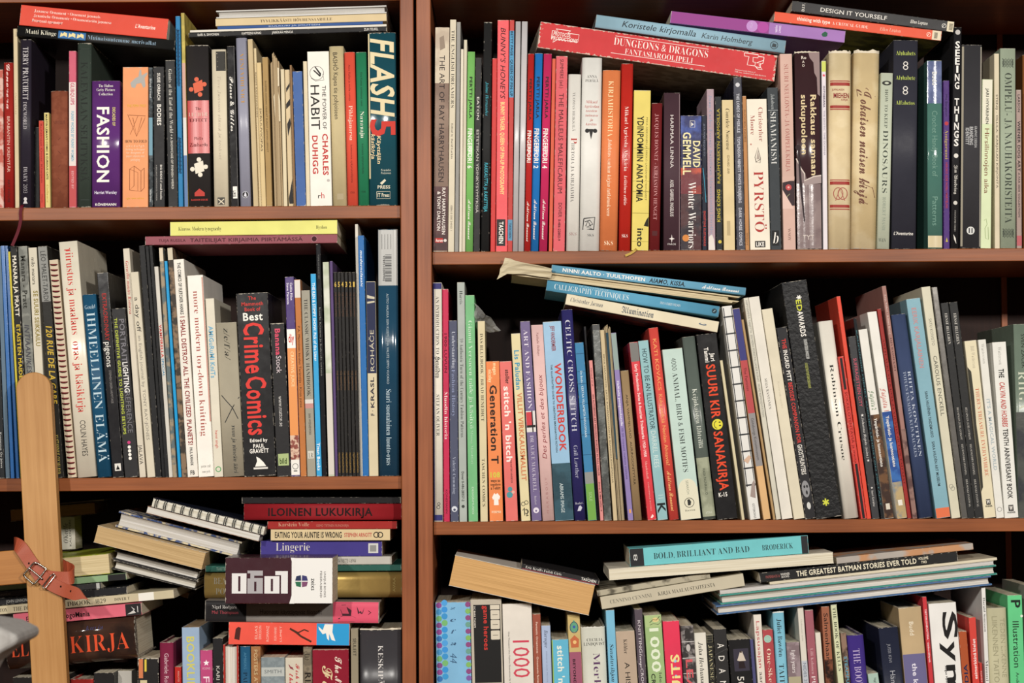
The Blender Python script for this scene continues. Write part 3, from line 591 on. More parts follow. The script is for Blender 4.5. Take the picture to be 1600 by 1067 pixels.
B(30,61,92,125,225,'d0c7b2','cream book lettered a day off in grey',[('a day off',318,447,.5,.5,'3a3834','n'),('an English journal by TONY RAY-JONES',460,847,.5,.36,'8a857c','n')])
B(63,86,127,147,127,'252526','scuffed black comic, first of three beside the day off book',[],wr=1.6)
B(87,101,148,160,128,'1f1f20','scuffed black comic, middle of three beside the day off book',[],wr=1.6)
B(102,113,161,173,128,'232324','scuffed black comic, last of three beside the day off book',[],wr=1.2)
B(119,136,174,188,205,'cdc8be','thin white comic with red and blue lettering',[('VAMPIRELLA',420,542,.5,.6,'c43a34','b'),('SPECIAL',545,612,.5,.5,'4a86a8','b')])
B(138,152,189,204,135,'5d6a6c','thin comic with grey painted figures and a pale top',[],m=('b09a7a',80,.7),bands=[(137,185,'d6c8b0')])
B(153,166,205,220,185,'2196cf','very thin bright sky blue comic',[],g=.35)
B(168,189,222,240,135,'3c362f','dark mottled comic left of the civilized planets book',[],m=('a08468',90,.6),bands=[(137,180,'cabfa8')])
B(190,230,243,284,178,'e6e1d6','white comic book about destroying the civilized planets',[('THE COMICS OF FLETCHER HANKS',190,382,.5,.3,'2a2a2a','b'),('I SHALL DESTROY ALL THE CIVILIZED PLANETS!',390,865,.5,.42,'8a2a2a','b'),('PAUL KARASIK',875,942,.5,.25,'3a3a3a','b'),('FB',960,975,.5,.4,'K','bh')],g=.4,d=.2)
B(240,303,288,342,237,'ece7de','white book titled top-down knitting in red-brown',[('more modern top-down knitting',295,832,.5,.36,'a8564c','s'),('potter craft',938,948,.5,.6,'8a8a84','nh'),('new york',958,968,.5,.5,'8a8a84','nh')],g=.4,mk=[('R',.9,.985,245,780,'c8988a')])
B(307,345,345,372,323,'d9d2c0','cream knitted toys book with pale blue capitals',[('AMiGuRuMi KniTs',425,617,.45,.5,'6fa8c4','b'),('hansi singh',812,877,.5,.3,'c43a34','n')],mk=[('O',.5,955,9,3,'4a9a5a')])
B(346,425,373,450,412,'a39b88','beige book with dark handwriting and crossing pen lines',[('z/e/f/a/',432,552,.5,.28,'35352f','i'),('puun ja pimeän ääri',790,970,.62,.2,'2f3234','i')],hc=1,bulge=.001,g=.7,mk=[('L',[(.1,680),(.3,700),(.6,728),(.85,770)],3,'2a2c2e'),('L',[(.95,690),(.6,728),(.2,782)],3,'2a2c2e')])
B(421,543,453,566,303,'262526','thick black paperback about crime comics in red',[('Crime',412,600,.5,.6,'d8403a','b'),('Comics',612,828,.5,.6,'d8403a','b'),('The',315,328,.5,.25,'c4403a','bh'),('Mammoth',336,349,.5,.68,'c4403a','bh'),('Book of',356,369,.5,.5,'c4403a','bh'),('Best',376,404,.5,.62,'W','bh'),('Edited by',842,854,.5,.55,'W','bh'),('PAUL',862,876,.5,.36,'W','bh'),('GRAVETT',880,895,.5,.6,'W','bh')],g=.25,wr=.7,mk=[('P',[(.35,945),(.42,925),(.4,908),(.5,915),(.62,930),(.7,945)],'W'),('R',.3,.75,948,955,'d8d4cc')])
crop('B', 400, 330, 2.371, 978)
B(51,105,79,128,415,'2c2b2c','black catalogue with pink word and green label',[('Banana',435,533,.5,.36,'d8506a','b'),('Stock',535,600,.5,.36,'d8c8cc','n'),('www.matton.se',685,797,.5,.28,'c8c4c0','n'),('bild',915,935,.5,.5,'3a4a20','bh')],bands=[(898,942,'a8b880',.14,.9)],wr=.7)
B(106,140,131,163,243,'46306f','purple and orange craft paperback with white diy panel',[('CREATIVE JUICE',520,650,.55,.34,'f0d8a8','n'),('diy',455,485,.5,.62,'c8382c','bh'),('Cathie Filian',265,330,.68,.24,'e0d8e8','b'),('Steve Piacenza',265,345,.3,.24,'e0d8e8','b')],g=.3,bands=[(437,507,'ece8e2'),(507,830,'df8f4a'),(830,920,'8a4a40',0.02,.98,('d8b8a0',220)),(920,977,'e8e4dc')],mk=[('O',.5,945,10,2,'4a4a4a'),('L',[(.3,962),(.7,962)],4,'4a4a4a')])
B(141,163,164,188,253,'b8733f','orange-brown spine with white top beside the craft paperback',[('P.A. Manninen koolut Teräntiija - Kivaa pataa',425,727,.5,.36,'3c2212','n')],bands=[(255,320,'d8d2c8')])
B(166,200,191,221,293,'9c9788','grey whisky handbook with dark capitals',[('THE CLASSIC WHISKY HANDBOOK',325,685,.5,.4,'2c2a28','s'),('IAN WISNIEWSKI',750,827,.5,.25,'3c3a38','n'),('LR',895,912,.5,.5,'5a5850','sh')],bands=[(697,712,'d8d0c8'),(712,730,'c08a84'),(888,916,'d0ccc0',.15,.85)])
B(203,220,223,245,232,'3ba0d4','sky blue comic spine with white capitals',[('THE REN & STIMPY SHOW: Pick of the Litter',265,555,.5,.5,'e8f0f4','b'),('Titan Books',858,960,.5,.5,'e8f0f4','b')])
B(221,239,246,262,122,'232326','tall glossy black spine with tiny silver lettering',[('NAPOLEON KAUPUNKI',160,250,.5,.3,'7a7a78','i'),('Kaarlo Kramsu ja Kalevala sortaen',355,610,.5,.34,'8f8f8a','s')],g=.15)
B(246,270,269,290,188,'b6bda6','pale green and white tall comic',[],m=('dcdcd0',25,.9),bands=[(600,975,'cfc8be')])
B(272,284,291,300,185,'56426e','very thin violet comic with white specks',[],wr=1.2)
for i,(a,b_,c_,d_) in enumerate(((287,299,302,313),(300,312,314,326),(313,326,327,340),(327,340,341,352),(341,355,353,364),(356,367,365,376))):
    B(a,b_,c_,d_,226,'242221',('leftmost of six','second of six','third of six','fourth of six','fifth of six','rightmost of six')[i]+' thin black gold-numbered magazines',['654321'[i:i+1] and ('654321'[i],262,280,.5,.6,'c8a850','bh'),('THE MAMMOTH COMICS',300,390,.5,.4,'6a4a34','n'),('THE MAMMOTH',590,662,.5,.36,'7a5a3a','n'),('FANTAGRAPHICS',895,968,.5,.4,'a8843c','n')],nm='magazine',cat='magazine',d=.17)
B(360,373,378,393,48,'d4cec2','very tall thin white sleeve beside the modern classic spine',[],y=.014,nm='paper_sleeve')
B(375,402,394,412,90,'2a68a8','tall bright blue spine lettered modernclassic',[('modernclassic',145,280,.5,.36,'e0e8f0','j')],g=.35)
B(407,442,416,450,260,'cfc2a2','cream and navy spine with widely spaced capitals',[('ROHÁČE',440,592,.55,.4,'c8c0a8','nu'),('KRASL',615,728,.5,.36,'2a2a3a','bu'),('F ·',738,757,.5,.36,'2a2a3a','bu')],bands=[(262,600,'252a48')],mk=[('P',[(.1,310),(.9,318),(.9,326),(.1,322)],'c8c0a8'),('P',[(.1,335),(.9,332),(.9,338),(.1,342)],'c8c0a8')])
B(452,524,456,531,67,'20435a','large dark blue nature guide with a silver barcode label',[('Suuri suomalainen luonto-opas',660,940,.5,.26,'b8ccd4','s'),('AUTIO HALKKA SEIN KLEEMI JUHA VALSTE SEPPO VUOKKO',305,640,.47,.12,'a8b8c0','n'),('9789510309902',165,258,.3,.1,'3a3a3a','n')],hc=1,g=.15,bulge=.002,d=.2,bands=[(69,275,'b5b5b2')],mk=[('R',.36,.68,160+i*5.5,160+i*5.5+(1.5,2.5,3.5,1.5,3)[i%5],'3a3a3c') for i in range(19)]+[('L',[(.2+.15*j,85),(.2+.15*j,140)],2,'8a8a88') for j in range(4)])
L(227,383,527,379.6,13.6,'8f4f58','dusty pink book about artists drawing letters',[('TUIJA RUSSILA',248,290,.5,.32,'4a1a22','n'),('TAITEILIJAT KIRJAIMIA PIIRTÄMÄSSÄ',297,473,.5,.42,'3c141c','n')],d=.17,mk=[('D',491,0,0,'K')] and [('D',.5,491,4.5,'3c141c'),('O',.5,491,4.5,1,'a87078')],yaw=0)
L(266,368.8,527,365.6,22,'dcd97c','pale yellow paperback titled Modern typography, topmost of its pile',[('Kinross. Modern typography',279,346,.5,.28,'4a4a2c','S'),('Hyphen',494,511,.5,.24,'4a4a2c','S')],d=.15)

# ================================================================== lower left shelf
crop('C', 210, 960, 7.27, 778)
B(-1380,-1090,-1380,-1090,712,'2a2624','dark plain book under the huge brown one at picture edge',[],d=.14)
B(-1080,-760,-1080,-760,690,'33302e','dark grey book behind the foot of the wooden upright',[],d=.14)
B(-735,-470,-735,-470,735,'a02c28','red-topped book low under the huge brown one',[],pages=0,d=.14,hc=1)
B(-460,-235,-460,-235,662,'242222','black book supporting the right end of the huge brown one',[],d=.14)
B(-225,-30,-225,-30,640,'b0aca4','pale grey book left of the strip-marked black paperback',[],d=.12,y=.03)
B(37,273,37,275,495,'282626','black worn paperback with orange and yellow strips',[],wr=1.2,mk=[('R',.06,.26,505,722,'cc7a52'),('R',.33,.43,510,648,'d8c04a'),('R',.12,.45,745,900,'cdbf98')])
B(286,440,290,442,318,'78243f','crimson hardcover with white cursive',[('Gabriele Rolleke',440,900,.5,.3,'d8b8c0','n')],hc=1)
B(456,530,458,532,595,'b02a24','small red booklet beside the tall pale blue one',[('ANALYYSI',640,760,.6,.25,'d8a89c','n')])
B(534,740,552,742,145,'98aec8','pale blue paperback titled BOOKLIFE in yellow outlines',[('BOOKLIFE',250,890,.48,.42,'c9c46a','b')],g=.5,d=.13,pc='a58c6c')
B(743,883,748,888,405,'b84a78','pink paperback with a white star',[('FA',705,900,.48,.5,'f0dce4','n'),('ICONS',600,624,.5,.62,'e0b8c8','nh')],mk=[('*',.5,550,36,'f4ecee')],wr=.8)
B(890,1000,890,1003,270,'252425','black spine with spaced white capitals beside the pink star book',[('KARI E RASTAS',585,1100,.5,.34,'c8c4bc','n')])
B(1008,1182,1012,1184,340,'a83028','red book with white page edges outward',[],hc=1,pages=1,pc='dcd8d0',y=.006,mk=[])
B(1200,1314,1205,1318,362,'235576','blue hardcover under the coral red lying book',[('PALANEN',655,1000,.5,.4,'12283c','s'),('AMBERS',430,620,.5,.26,'4a80a0','n')],hc=1)
B(1322,1432,1326,1436,362,'6f4f35','brown mottled paperback about posters',[('POSTERS AT THE',400,960,.5,.36,'d0b88c','n')],m=('a8744a',60,.8))
crop('C', 420, 960, 7.27, 778)
B(-88,178,-86,180,485,'7c868a','grey book with a pale band of thin capitals',[('SMITH',628,668,.5,.72,'6a6e70','nh')],bands=[(600,702,'b4b8b4')],m=('8f999c',200,.6))
B(184,388,190,388,490,'cdc4b2','cream paperback with red handwriting and a small fish',[('Fish who',560,900,.7,.22,'b8343c','k'),('the B',670,900,.35,.24,'b8343c','k')],mk=[('P',[(.3,590),(.42,600),(.48,630),(.44,628),(.28,612),(.18,565),(.25,572)],'8a4048')])
B(390,492,394,494,365,'6e6454','brown-grey narrow spine ending in RIA',[('HISTORIA',490,1000,.5,.5,'2c2620','b')] and [('RIA',660,860,.5,.62,'2c2620','b')],m=('867a66',150),mk=[('~',430,520,.4,.5,5,'3c362c')])
B(497,905,500,910,400,'8a2232','wide dark red hardcover with cream swash lettering',[('The Mas',480,900,.72,.2,'e4d4c4','k'),('Fair',580,1000,.42,.3,'d8c49a','k')],g=.2,wr=.5,d=.13)
B(930,1014,935,1018,165,'8f8570','grey-beige narrow spine left of the dark KESKI book',[('SEULEET',270,472,.5,.42,'2c2824','n')])
B(1036,1500,1040,1505,165,'3a383b','wide dark grey dust-jacketed book with torn top',[('KESKIPÄIVÄ',350,980,.5,.12,'d8d4d0','s')],hc=1,g=.3,wr=1.3,torn=1.2,bulge=.002,d=.14)
# the pile lying on the short books, from the bottom upwards
L(357,1007,546,1009,34.5,'e8594a','coral red and blue book with a white hare and a branch',[('ELIAS',398,402,.55,.6,'f0c0b0','np'),('ERIKSSON',404,408,.55,.6,'f0c0b0','np'),('ROMANZ',416,420,.5,.7,'f0c0b0','np'),('KUN HANKI',428,432,.5,.6,'f0c0b0','np'),('LUMET',437,440,.5,.7,'f0c0b0','np')],bands=[(494.5,545.4,'3098d0')],mk=[('P',[(.7,368),(.25,366),(.2,374),(.75,376),(.8,372)],'4a2420'),('P',[(.78,453),(.6,465),(.45,470),(.2,487),(.12,486),(.35,470),(.55,461),(.7,452)],'4a2c20'),('L',[(.55,465),(.7,475),(.62,482)],2,'4a2c20'),('P',[(.95,507),(.95,520),(.6,519),(.2,524),(.25,518),(.52,514),(.22,514),(.3,511),(.55,509),(.5,504),(.72,498),(.85,497),(.68,504)],'ece8e0')],d=.13,y=.0)
L(320,972.5,592,975.2,33,'86807b','thick book in three colours, black, grey and pink with a man profile',[('Huonosti käyttäytyvät filosofit',406,503,.5,.2,'4a4644','n'),('Nigel Rodgers',331,369,.7,.16,'e0dcd8','s'),('Mel Thompson',331,372,.45,.15,'b8505a','n'),('V',575,580,.5,.22,'5a1c2c','np')],hc=1,bulge=.002,bands=[(321,384.5,'262425'),(520,591,'d8566e')],mk=[('P',[(.05,528),(.05,555),(.25,556),(.35,548),(.6,549),(.72,543),(.86,540),(.85,533),(.6,532),(.35,535),(.2,528)],'4a2a34'),('P',[(.05,562),(.05,568),(.5,567),(.75,569),(.45,565),(.85,563),(.5,561.5),(.8,557),(.45,559),(.35,561)],'4a2a34')],d=.2,y=.0)
L(319,939,628,937.5,41,'c0a260','thick gold-covered book behind the box-like one',[('BEATRIX',334,378,.67,.24,'8f8a7c','S'),('POTTER',337,380,.27,.24,'8f8a7c','S'),('AVAA',614,618,.5,.55,'8f7c4a','np')],met=.6,g=.38,hc=1,bulge=.009,d=.15,y=.027)
L(321,896,627,894,9.5,'2c5a50','thin teal green book on the gold one',[('TUOTE',338,352,.5,.5,'8fa89c','n')],d=.15,y=.027)
L(400,886,612,885,12.5,'b7b3aa','grey-white book with an upside-down name below the purple one',[('MARY ELLEN MARK',521,556,.5,.45,'6a6660','nx')],d=.16,y=.027)
L(407,872.8,597,872,24.5,'40377e','purple book titled Lingerie',[('Lingerie',431,484,.62,.5,'cfc8c0','s')],d=.17,y=.027,bands=[(575.5,591,'c8c8c4',.2,.82)],mk=[('R',.3,.7,578,588,'8a8a88')])
L(352,943,519.6,943,71,'3f2229','thick white and maroon box-like book with upside-down block letters',[('zeixs',486,493,.42,.26,'2c2a2c','nc'),('FEIERABEND',500,503,.42,.58,'6a6664','nc'),('UNIQUE BOOKS',506,509,.42,.56,'6a6664','nc')],bands=[(455.5,519.3,'e6e4e0')],mk=[('R',.22,.66,362,385,'dcdad8'),('R',.27,.6,372,375.5,'3f2229'),('R',.22,.72,386.5,410.5,'a8a4a6'),('R',.27,.48,397,400.5,'3f2229'),('R',.56,.61,397,411,'3f2229'),('R',.55,.66,386,391,'3f2229'),('R',.22,.6,413,436.5,'dcdad8'),('R',.27,.54,423,426.5,'3f2229'),('R',.22,.71,439,449.5,'dcdad8'),('R',.62,.71,430,440,'dcdad8'),('P',[(.5,461),(.6,463),(.62,470),(.5,470.5)],'2c3350'),('P',[(.5,481),(.6,479),(.62,472),(.5,471.5)],'3c3a6a'),('P',[(.48,461),(.38,463),(.36,470),(.48,470.5)],'2f6a4c'),('P',[(.48,481),(.38,479),(.36,472),(.48,471.5)],'7a4a6a'),('P',[(.0,452),(.3,458),(.5,456),(.75,459),(1,454),(1,460),(0,460)],'e6e4e0')],y=-.06,d=.085,g=.3,wr=.6)
L(423,847,609.5,846.6,17.5,'d2bd94','cream paperback lettered EATING YOUR AUNTIE IS WRONG',[('EATING YOUR AUNTIE IS WRONG',429.6,534,.5,.5,'2a2420','b'),('STEPHEN ARNOTT',538,581,.5,.34,'b8544a','b')],mk=[('O',.5,588,4,1.4,'2a2420'),('O',.5,594,4,1.4,'2a2420')],d=.15,y=.02)
L(418,828.8,620,828.4,12,'9a2a26','red book with cream lettering under ILOINEN LUKUKIRJA',[('Karstein Volle',435,483,.6,.5,'c89a80','s'),('OSMO TIITINEN RUNOKIRJA',494,545,.45,.3,'b87a6a','n')],d=.17,y=.02)
L(12,1050,214,1032,66,'2f221e','huge glossy dark brown book with orange-red capitals',[('EL',20,47,.48,.38,'d8502e','S'),('KIRJA',112,204,.46,.4,'d8502e','S'),('kuvia',138,165,.82,.1,'3c3a5c','i')],hc=1,bulge=.012,g=.12,m=('4a3226',22,.6),d=.15,y=-.005)
L(22,980.3,222,962,19,'d8697a','pink book with bold black title and black end',[('E',42,46,.5,.4,'2a1c1c','n'),('L',96,100,.5,.4,'2a1c1c','b'),('ogoMania',104,141,.5,.4,'2a1c1c','b')],bands=[(197,221.5,'2a2829')],mk=[('P',[(.15,199),(.5,212),(.75,206),(.2,213)],'c8c4c0'),('L',[(.25,216),(.75,216)],1.2,'c8c4c0')],d=.17,y=.0)
L(-10,961,272,934.5,13,'c2b698','long cream book ending in HANDBOOK 1829 with a white sticker',[('TOX',0,12,.5,.42,'3a342a','S'),('THE DI',21,45,.5,.5,'3a342a','S'),('DBOOK, 1829',105.6,166,.5,.52,'3a342a','S'),('DOVER T',179.5,203,.5,.34,'3a342a','S')],bands=[(217,241,'e6e2d8')],d=.18,y=.004)
L(-10,947.5,199,928.3,11.5,'242426','black book under the leather strap with thin white capitals',[('JOHN LENNON',10,43,.45,.42,'a8a8a4','n')],wr=1,d=.16,y=.006)
L(-10,935.3,158,920,9,'3c3b3c','dark grey booklet with a metallic corner',[('KANSANRUNO',0,17,.5,.4,'8a8a88','n')],bands=[(151,156,'b0b0ac')],d=.14,y=.008)
L(-8,924,198,905.5,10,'8aa67e','green and black book with a torn brown end',[],bands=[(169,197,'262526')],d=.15,y=.012,wr=1)
L(-10,912,172,896,31,'aab43a','lime green paperback with thick cream page edges outward',[],pages=1,pc='d6c49a',d=.25,y=.01,mk=[])
L(203,905,293,935,9,'8a6236','brown cardboard album at the bottom of the slanting pile',[],d=.09,y=.19,g=.8)
L(173,891.5,306,925,14,'252423','black hardcover with white page edges, lower one in the slanting pile',[],pages=1,hc=1,pc='cfccc4',d=.2,y=.02)
L(176,874.7,309,908,15,'2a292a','black hardcover with pale page edges, upper one in the slanting pile',[],pages=1,hc=1,pc='d2cfca',d=.2,y=.022)
L(146,847,315,890,27,'cdb287','old beige page block with spine hidden, in the slanting pile',[],pages=1,pc='c4a678',d=.15,y=.0,wr=1)
L(180,822.5,372,871,25,'3a4f7e','white page block with blue chequered cover edges, in the slanting pile',[],pages=1,hc=1,pc='c9c6c2',d=.17,y=.028,m=('c8bda0',120))
L(228,805,404,849.7,11,'8a5a3c','white notebook with brown back cover under the wire-bound pad',[],pages=1,pc='d8d5d0',d=.16,y=.004,nm='notebook',cat='notebook')
L(236,794.5,417,840.5,14,'1e2230','grid paper pad bound with a dark double wire',[],wire=1,pages=1,pc='ddd9cc',d=.15,y=.002,nm='wire_bound_pad',cat='notepad')
L(381,815.6,627.4,815.2,25,'8c2026','dark red schoolbook with black capitals ILOINEN LUKUKIRJA',[('ILOINEN LUKUKIRJA',419,582,.5,.46,'1c0c0c','b')],hc=1,bulge=.002,d=.17,wr=.3,y=.015)
L(378,789.8,626,789.4,10,'1f1d1e','thin black book on top of the dark red schoolbook',[],d=.17,y=.02)
L(95,859,118,858,51,'b4b0a4','small white case standing far back with dark lettering',[("O'Keeffe",100,107,.5,.6,'4a4844','ip'),('KALENTERI',109,112,.5,.8,'4a4844','np')],d=.05,y=.2,nm='calendar_case',cat='case')
L(17,817.5,149,805.5,18,'5f452c','brown page block lying far back behind the upright',[],pages=1,pc='8f6a40',d=.09,y=.17)
L(94,788.5,163,782.5,3,'3c4a3c','thin pale-edged booklet far back on the brown block',[],d=.08,y=.18,pages=1,pc='b0a88c')

# ================================================================== upper right shelf
crop('D', 665, 0, 2.54, 997)
B(38,96,31,87,108,'7d675a','tall book fading from cream to dark maroon about film monsters art',[('THE ART OF RAY HARRYHAUSEN',220,722,.5,.36,'2c2426','n'),('RAY HARRYHAUSEN',745,930,.7,.22,'e0d8d0','b'),('& TONY DALTON',760,915,.36,.22,'e0d8d0','b'),('Aurum',948,960,.4,.5,'e8e0d8','bh')],g=.4,m=('968070',14,.8),d=.2,bands=[(110,330,'c9bca6',.01,.99,('b3a390',30)),(740,994,'4a3434',.01,.99,('5c4040',40))],mk=[('R',.12,.66,945,963,'b8302c'),('D',.82,954,6,'d8d0c8'),('P',[(.3,150),(.6,140),(.7,190),(.35,200)],'8f7f70')])
B(97,122,89,113,78,'cfc5ae','tall cream spine lettered THE ENGLISH DREAMERS',[('THE ENGLISH DREAMERS',120,427,.5,.5,'2e2a26','s'),('Edited by David Larkin',490,630,.5,.3,'4a443c','s'),('ISBN 0 330 24502 1',815,915,.5,.28,'5a544a','n')],wr=.8)
B(124,139,115,131,88,'8b8984','tall thin grey spine right of the dreamers book',[],g=.35)
B(140,151,133,144,195,'d4ccba','short thin ivory spine, left of a taller ivory one',[])
B(152,165,145,157,158,'c8c0aa','thin ivory spine left of the green hardcover',[])
def fing(a,b_,c_,d_,yt,col,desc,num,k=0):
    B(a,b_,c_,d_,yt,col,desc,[('FINGERPORI'+num,510+k,(668 if num else 645),.45,.58,'ece8e0','b'),('PERTTI JARLA',305+k,470+k,.5,.36,'1f1c1c','b'),('Arktinen Banaani',792+k,950+k,.5,.4,'e8e0d8','k')],hc=1,g=.25,rd=.0012)
fing(166,196,158,187,205,'7ab865','glossy green comic hardcover numbered 6',' 6')
B(197,223,189,215,230,'2d2c2c','black spine with spaced white capitals on aesthetics',[('ESTETIIKAN YDINKYSYMYKSIÄ',515,845,.5,.36,'c8c4bc','n'),('EATON',385,475,.5,.36,'e0dcd4','n')])
B(230,265,221,251,88,'262626','tall scuffed black comic with turquoise lettering',[('RAKKAUTTA ja RAKETTEJA',645,840,.5,.4,'3f9fae','j'),('Jaime Hernandez',325,460,.5,.36,'3f9fae','i')],hc=1,bulge=.001,wr=1.8)
B(266,283,256,277,232,'c23c3a','thin plain red spine beside the black comic',[])
B(285,331,278,324,80,'e2575c','tall coral pink book with black handwriting and a black box',[("BUNNY'S HONEYS",110,392,.5,.42,'3a1c20','m'),('BUNNY YEAGER, QUEEN OF PIN-UP PHOTOGRAPHY',405,772,.5,.34,'f0d890','b'),('TASCHEN',880,966,.45,.36,'W','b')],g=.35,bands=[(870,976,'1f1c1c',.06,.82)],d=.2)
B(333,353,325,343,80,'b8423e','tall red spine with blue title label',[('BETTY PAGE : QUEEN OF PIN-UP',124,382,.5,.5,'23324a','b'),('TASCHEN',885,945,.5,.4,'23324a','b')],bands=[(122,387,'4f92b8'),(872,955,'5a8aa8')],wr=1.2)
B(356,379,345,363,85,'b7b3b4','tall white plain album, left one of two',[],hc=1,g=.3)
B(381,406,364,386,85,'c2bebf','tall white plain album, right one of two',[],hc=1,g=.3)
fing(407,431,389,413,213,'b02a28','glossy red comic hardcover without number','',8)
fing(434,465,416,446,211,'2672b8','glossy blue comic hardcover numbered 2',' 2')
fing(469,501,451,482,213,'bf2f5c','glossy magenta comic hardcover numbered 4',' 4')
B(503,516,488,503,233,'cc5a40','thin orange-red spine right of the magenta hardcover',[])
B(518,564,506,552,223,'d05a62','pink-red paperback lettered THE MALLEUS MALEFICARUM',[('THE MALLEUS MALEFICARUM',370,767,.5,.4,'4a1c20','n'),('SUMMERS (ed.)',235,350,.5,.3,'4a1c20','n'),('DOVER',805,862,.55,.3,'4a1c20','n'),('0-486-22802-9',870,955,.5,.2,'4a1c20','b')],wr=.7)
crop('D', 880, 60, 2.965, 985)
B(26,82,13,73,166,'dedad2','white rounded hardcover with grey capitals and a red initial',[('IIRTOJA JA KIRJAIMIA',485,757,.42,.26,'6a6664','S'),('P',460,487,.5,.5,'b0403a','sd'),('TUOMAS HEIKKILÄ',250,430,.45,.2,'7a7674','s'),('SKS',898,912,.5,.6,'9a7a78','sh')],hc=1,g=.4)
B(87,182,76,166,89,'dbd9d3','thick white hardcover with red italics and black ornaments',[('ANNA',170,183,.5,.5,'5a5856','sh'),('PERÄLÄ',190,202,.5,.65,'5a5856','sh'),('Mikael',287,301,.5,.6,'b8605a','ih'),('Agricolan',308,321,.5,.75,'b8605a','ih'),('teosten',329,341,.5,.55,'b8605a','ih'),('painoasu',350,362,.5,.65,'b8605a','ih'),('ja',371,382,.5,.16,'b8605a','ih'),('kuvitus',391,403,.5,.55,'b8605a','ih'),('SKS',905,917,.55,.32,'5a5856','sh')],hc=1,g=.4,mk=[('D',.3,428,10,'2a2828'),('D',.7,428,10,'2a2828'),('P',[(.38,420),(.62,420),(.5,468)],'2a2828'),('L',[(.2,835),(.75,828),(.7,885),(.15,885),(.2,835)],5,'2f2d2d'),('L',[(.25,850),(.5,842),(.65,860),(.35,875),(.6,880)],4,'2f2d2d'),('L',[(.3,870),(.4,845),(.55,870)],4,'2f2d2d')])
B(184,267,169,250,147,'d97c4c','orange rounded hardcover lettered KIRJAHISTORIA',[('KIRJAHISTORIA',197,455,.47,.28,'f0d8a8','s'),('Johdatus vanhan kirjan tutkimukseen',465,822,.47,.22,'f0dcc0','i'),('SKS',938,957,.5,.5,'f0d8b8','sh')],hc=1,g=.45)
B(271,324,256,312,117,'b52a22','bright red hardcover with white title and a gold ribbon',[('Mikael Agricola Abckiria',315,615,.5,.3,'f0e0d8','s'),('kriittinen editio',635,772,.5,.26,'f0d8d0','i'),('SKS',907,922,.5,.5,'f0e0d8','sh')],hc=1,g=.3,ribbon=2)
B(328,406,316,395,241,'d8c565','yellow paperback lettered YDINPOMMIN ANATOMIA',[('YDINPOMMIN ANATOMIA',360,757,.42,.36,'252218','b'),('MIKA ASIKAINEN JA MIKKO LAASANEN YDINASEET',365,750,.8,.1,'8a8044','n'),('into',880,965,.5,.34,'252218','b')],g=.35,mk=[('P',[(.7,868),(.98,872),(.98,825),(.85,840)],'252218'),('R',.01,.99,508,511,'b8a850'),('R',.01,.99,660,662,'b8a850'),('R',.01,.99,708,711,'a89848'),('R',.01,.99,808,811,'a89848'),('R',.01,.99,940,942,'a89848')])
B(411,460,398,447,300,'6e2426','dark red hardcover with tight pink capitals',[('JACQUES BONNET - KIRJASTON HENGET',350,840,.5,.34,'c89090','s')],hc=1,g=.4,mk=[('R',.25,.75,892,914,'4a1416')])
B(467,541,465,541,252,'48333a','dark aubergine hardcover lettered HARMAA LINNA',[('HARMAA LINNA',355,600,.5,.2,'d8d0cc','n'),('AXEL GABRIEL INGELIUS',655,825,.5,.2,'c8c0bc','b'),('FAROS',949,957,.5,.5,'d8d0cc','nh')],mk=[('P',[(.5,908),(.53,924),(.68,928),(.53,932),(.5,948),(.47,932),(.32,928),(.47,924)],'e0d8d4'),('R',.95,.99,258,980,'8a7478')],hc=1,bulge=.0008)
crop('D', 1060, 60, 2.965, 983)
B(10,108,10,107,357,'2a2a4c','fantasy paperback with blue sky, red cloak and white title',[('Winter Warriors',665,972,.55,.36,'ece8e2','s'),('DAVID',475,597,.76,.32,'e8dca8','b'),('GEMMELL',435,632,.3,.36,'e8dca8','b')],g=.25,wr=.7,bands=[(360,470,'3d4f94',.01,.99,('23285c',50)),(600,720,'6a2a30',.01,.99,('b84a30',30)),(720,980,'2a2028',.01,.99,('4a2a2c',40))],mk=[('L',[(.45,382),(.68,382),(.68,412),(.45,412),(.45,382)],2,'d8d4cc'),('P',[(.5,408),(.5,388),(.63,398)],'d8d4cc'),('D',.25,925,16,'c88040')])
B(109,130,110,134,357,'1f2230','thin dark navy spine with red lettering at its foot',[('ENOSTONE KUSTANNUS',800,962,.5,.4,'b84038','b'),('JETA MAJE REQUE-TO',395,545,.5,.3,'7a7f90','n')],mk=[('L',[(.2,600),(.4,640),(.6,700),(.8,760)],3,'3f8fa8')])
B(131,164,138,172,235,'a78f98','lilac spine with silver-blue lettering and torn foot',[('Juan Carlos Fonagy hatullaan Meanukosthi Derelloy',262,915,.5,.4,'8a94a8','s')],g=.35,wr=.8,mk=[('P',[(.05,980),(.1,920),(.5,905),(.8,930),(.95,980)],'d8d0c8')])
B(170,198,176,204,270,'383a3c','plastic-wrapped black spine with yellow capitals reading upward',[('KING KONG',700,850,.45,.5,'b8a83c','bu'),('RAJUMYRSKYN ARMOILLA',325,672,.5,.45,'a8983c','bu')],g=.12,wr=.8,mk=[('D',.6,942,8,'c8b44a')])
B(202,252,210,264,285,'d3bf92','cream paperback titled Complete Nonsense',[('Complete Nonsense',325,517,.5,.34,'3c3020','i'),('· EDWARD LEAR',535,627,.5,.2,'7a6a4a','n')],mk=[('R',.3,.6,845,912,'b3a078')])
B(254,293,269,311,180,'2c2c3c','tall navy comic lettered THE LORDS OF MISRULE',[('THE LORDS OF MISRULE',255,437,.5,.32,'c0c0c8','b'),('TOMLINSON ABNETT WHITE SNEJBJERG',455,762,.5,.32,'c0c0c8','b'),('DARK HORSE COMICS',785,960,.5,.32,'c0c0c8','b')],g=.3,m=('1c1c2a',60),mk=[('D',.5,215,10,'c8c8cc')])
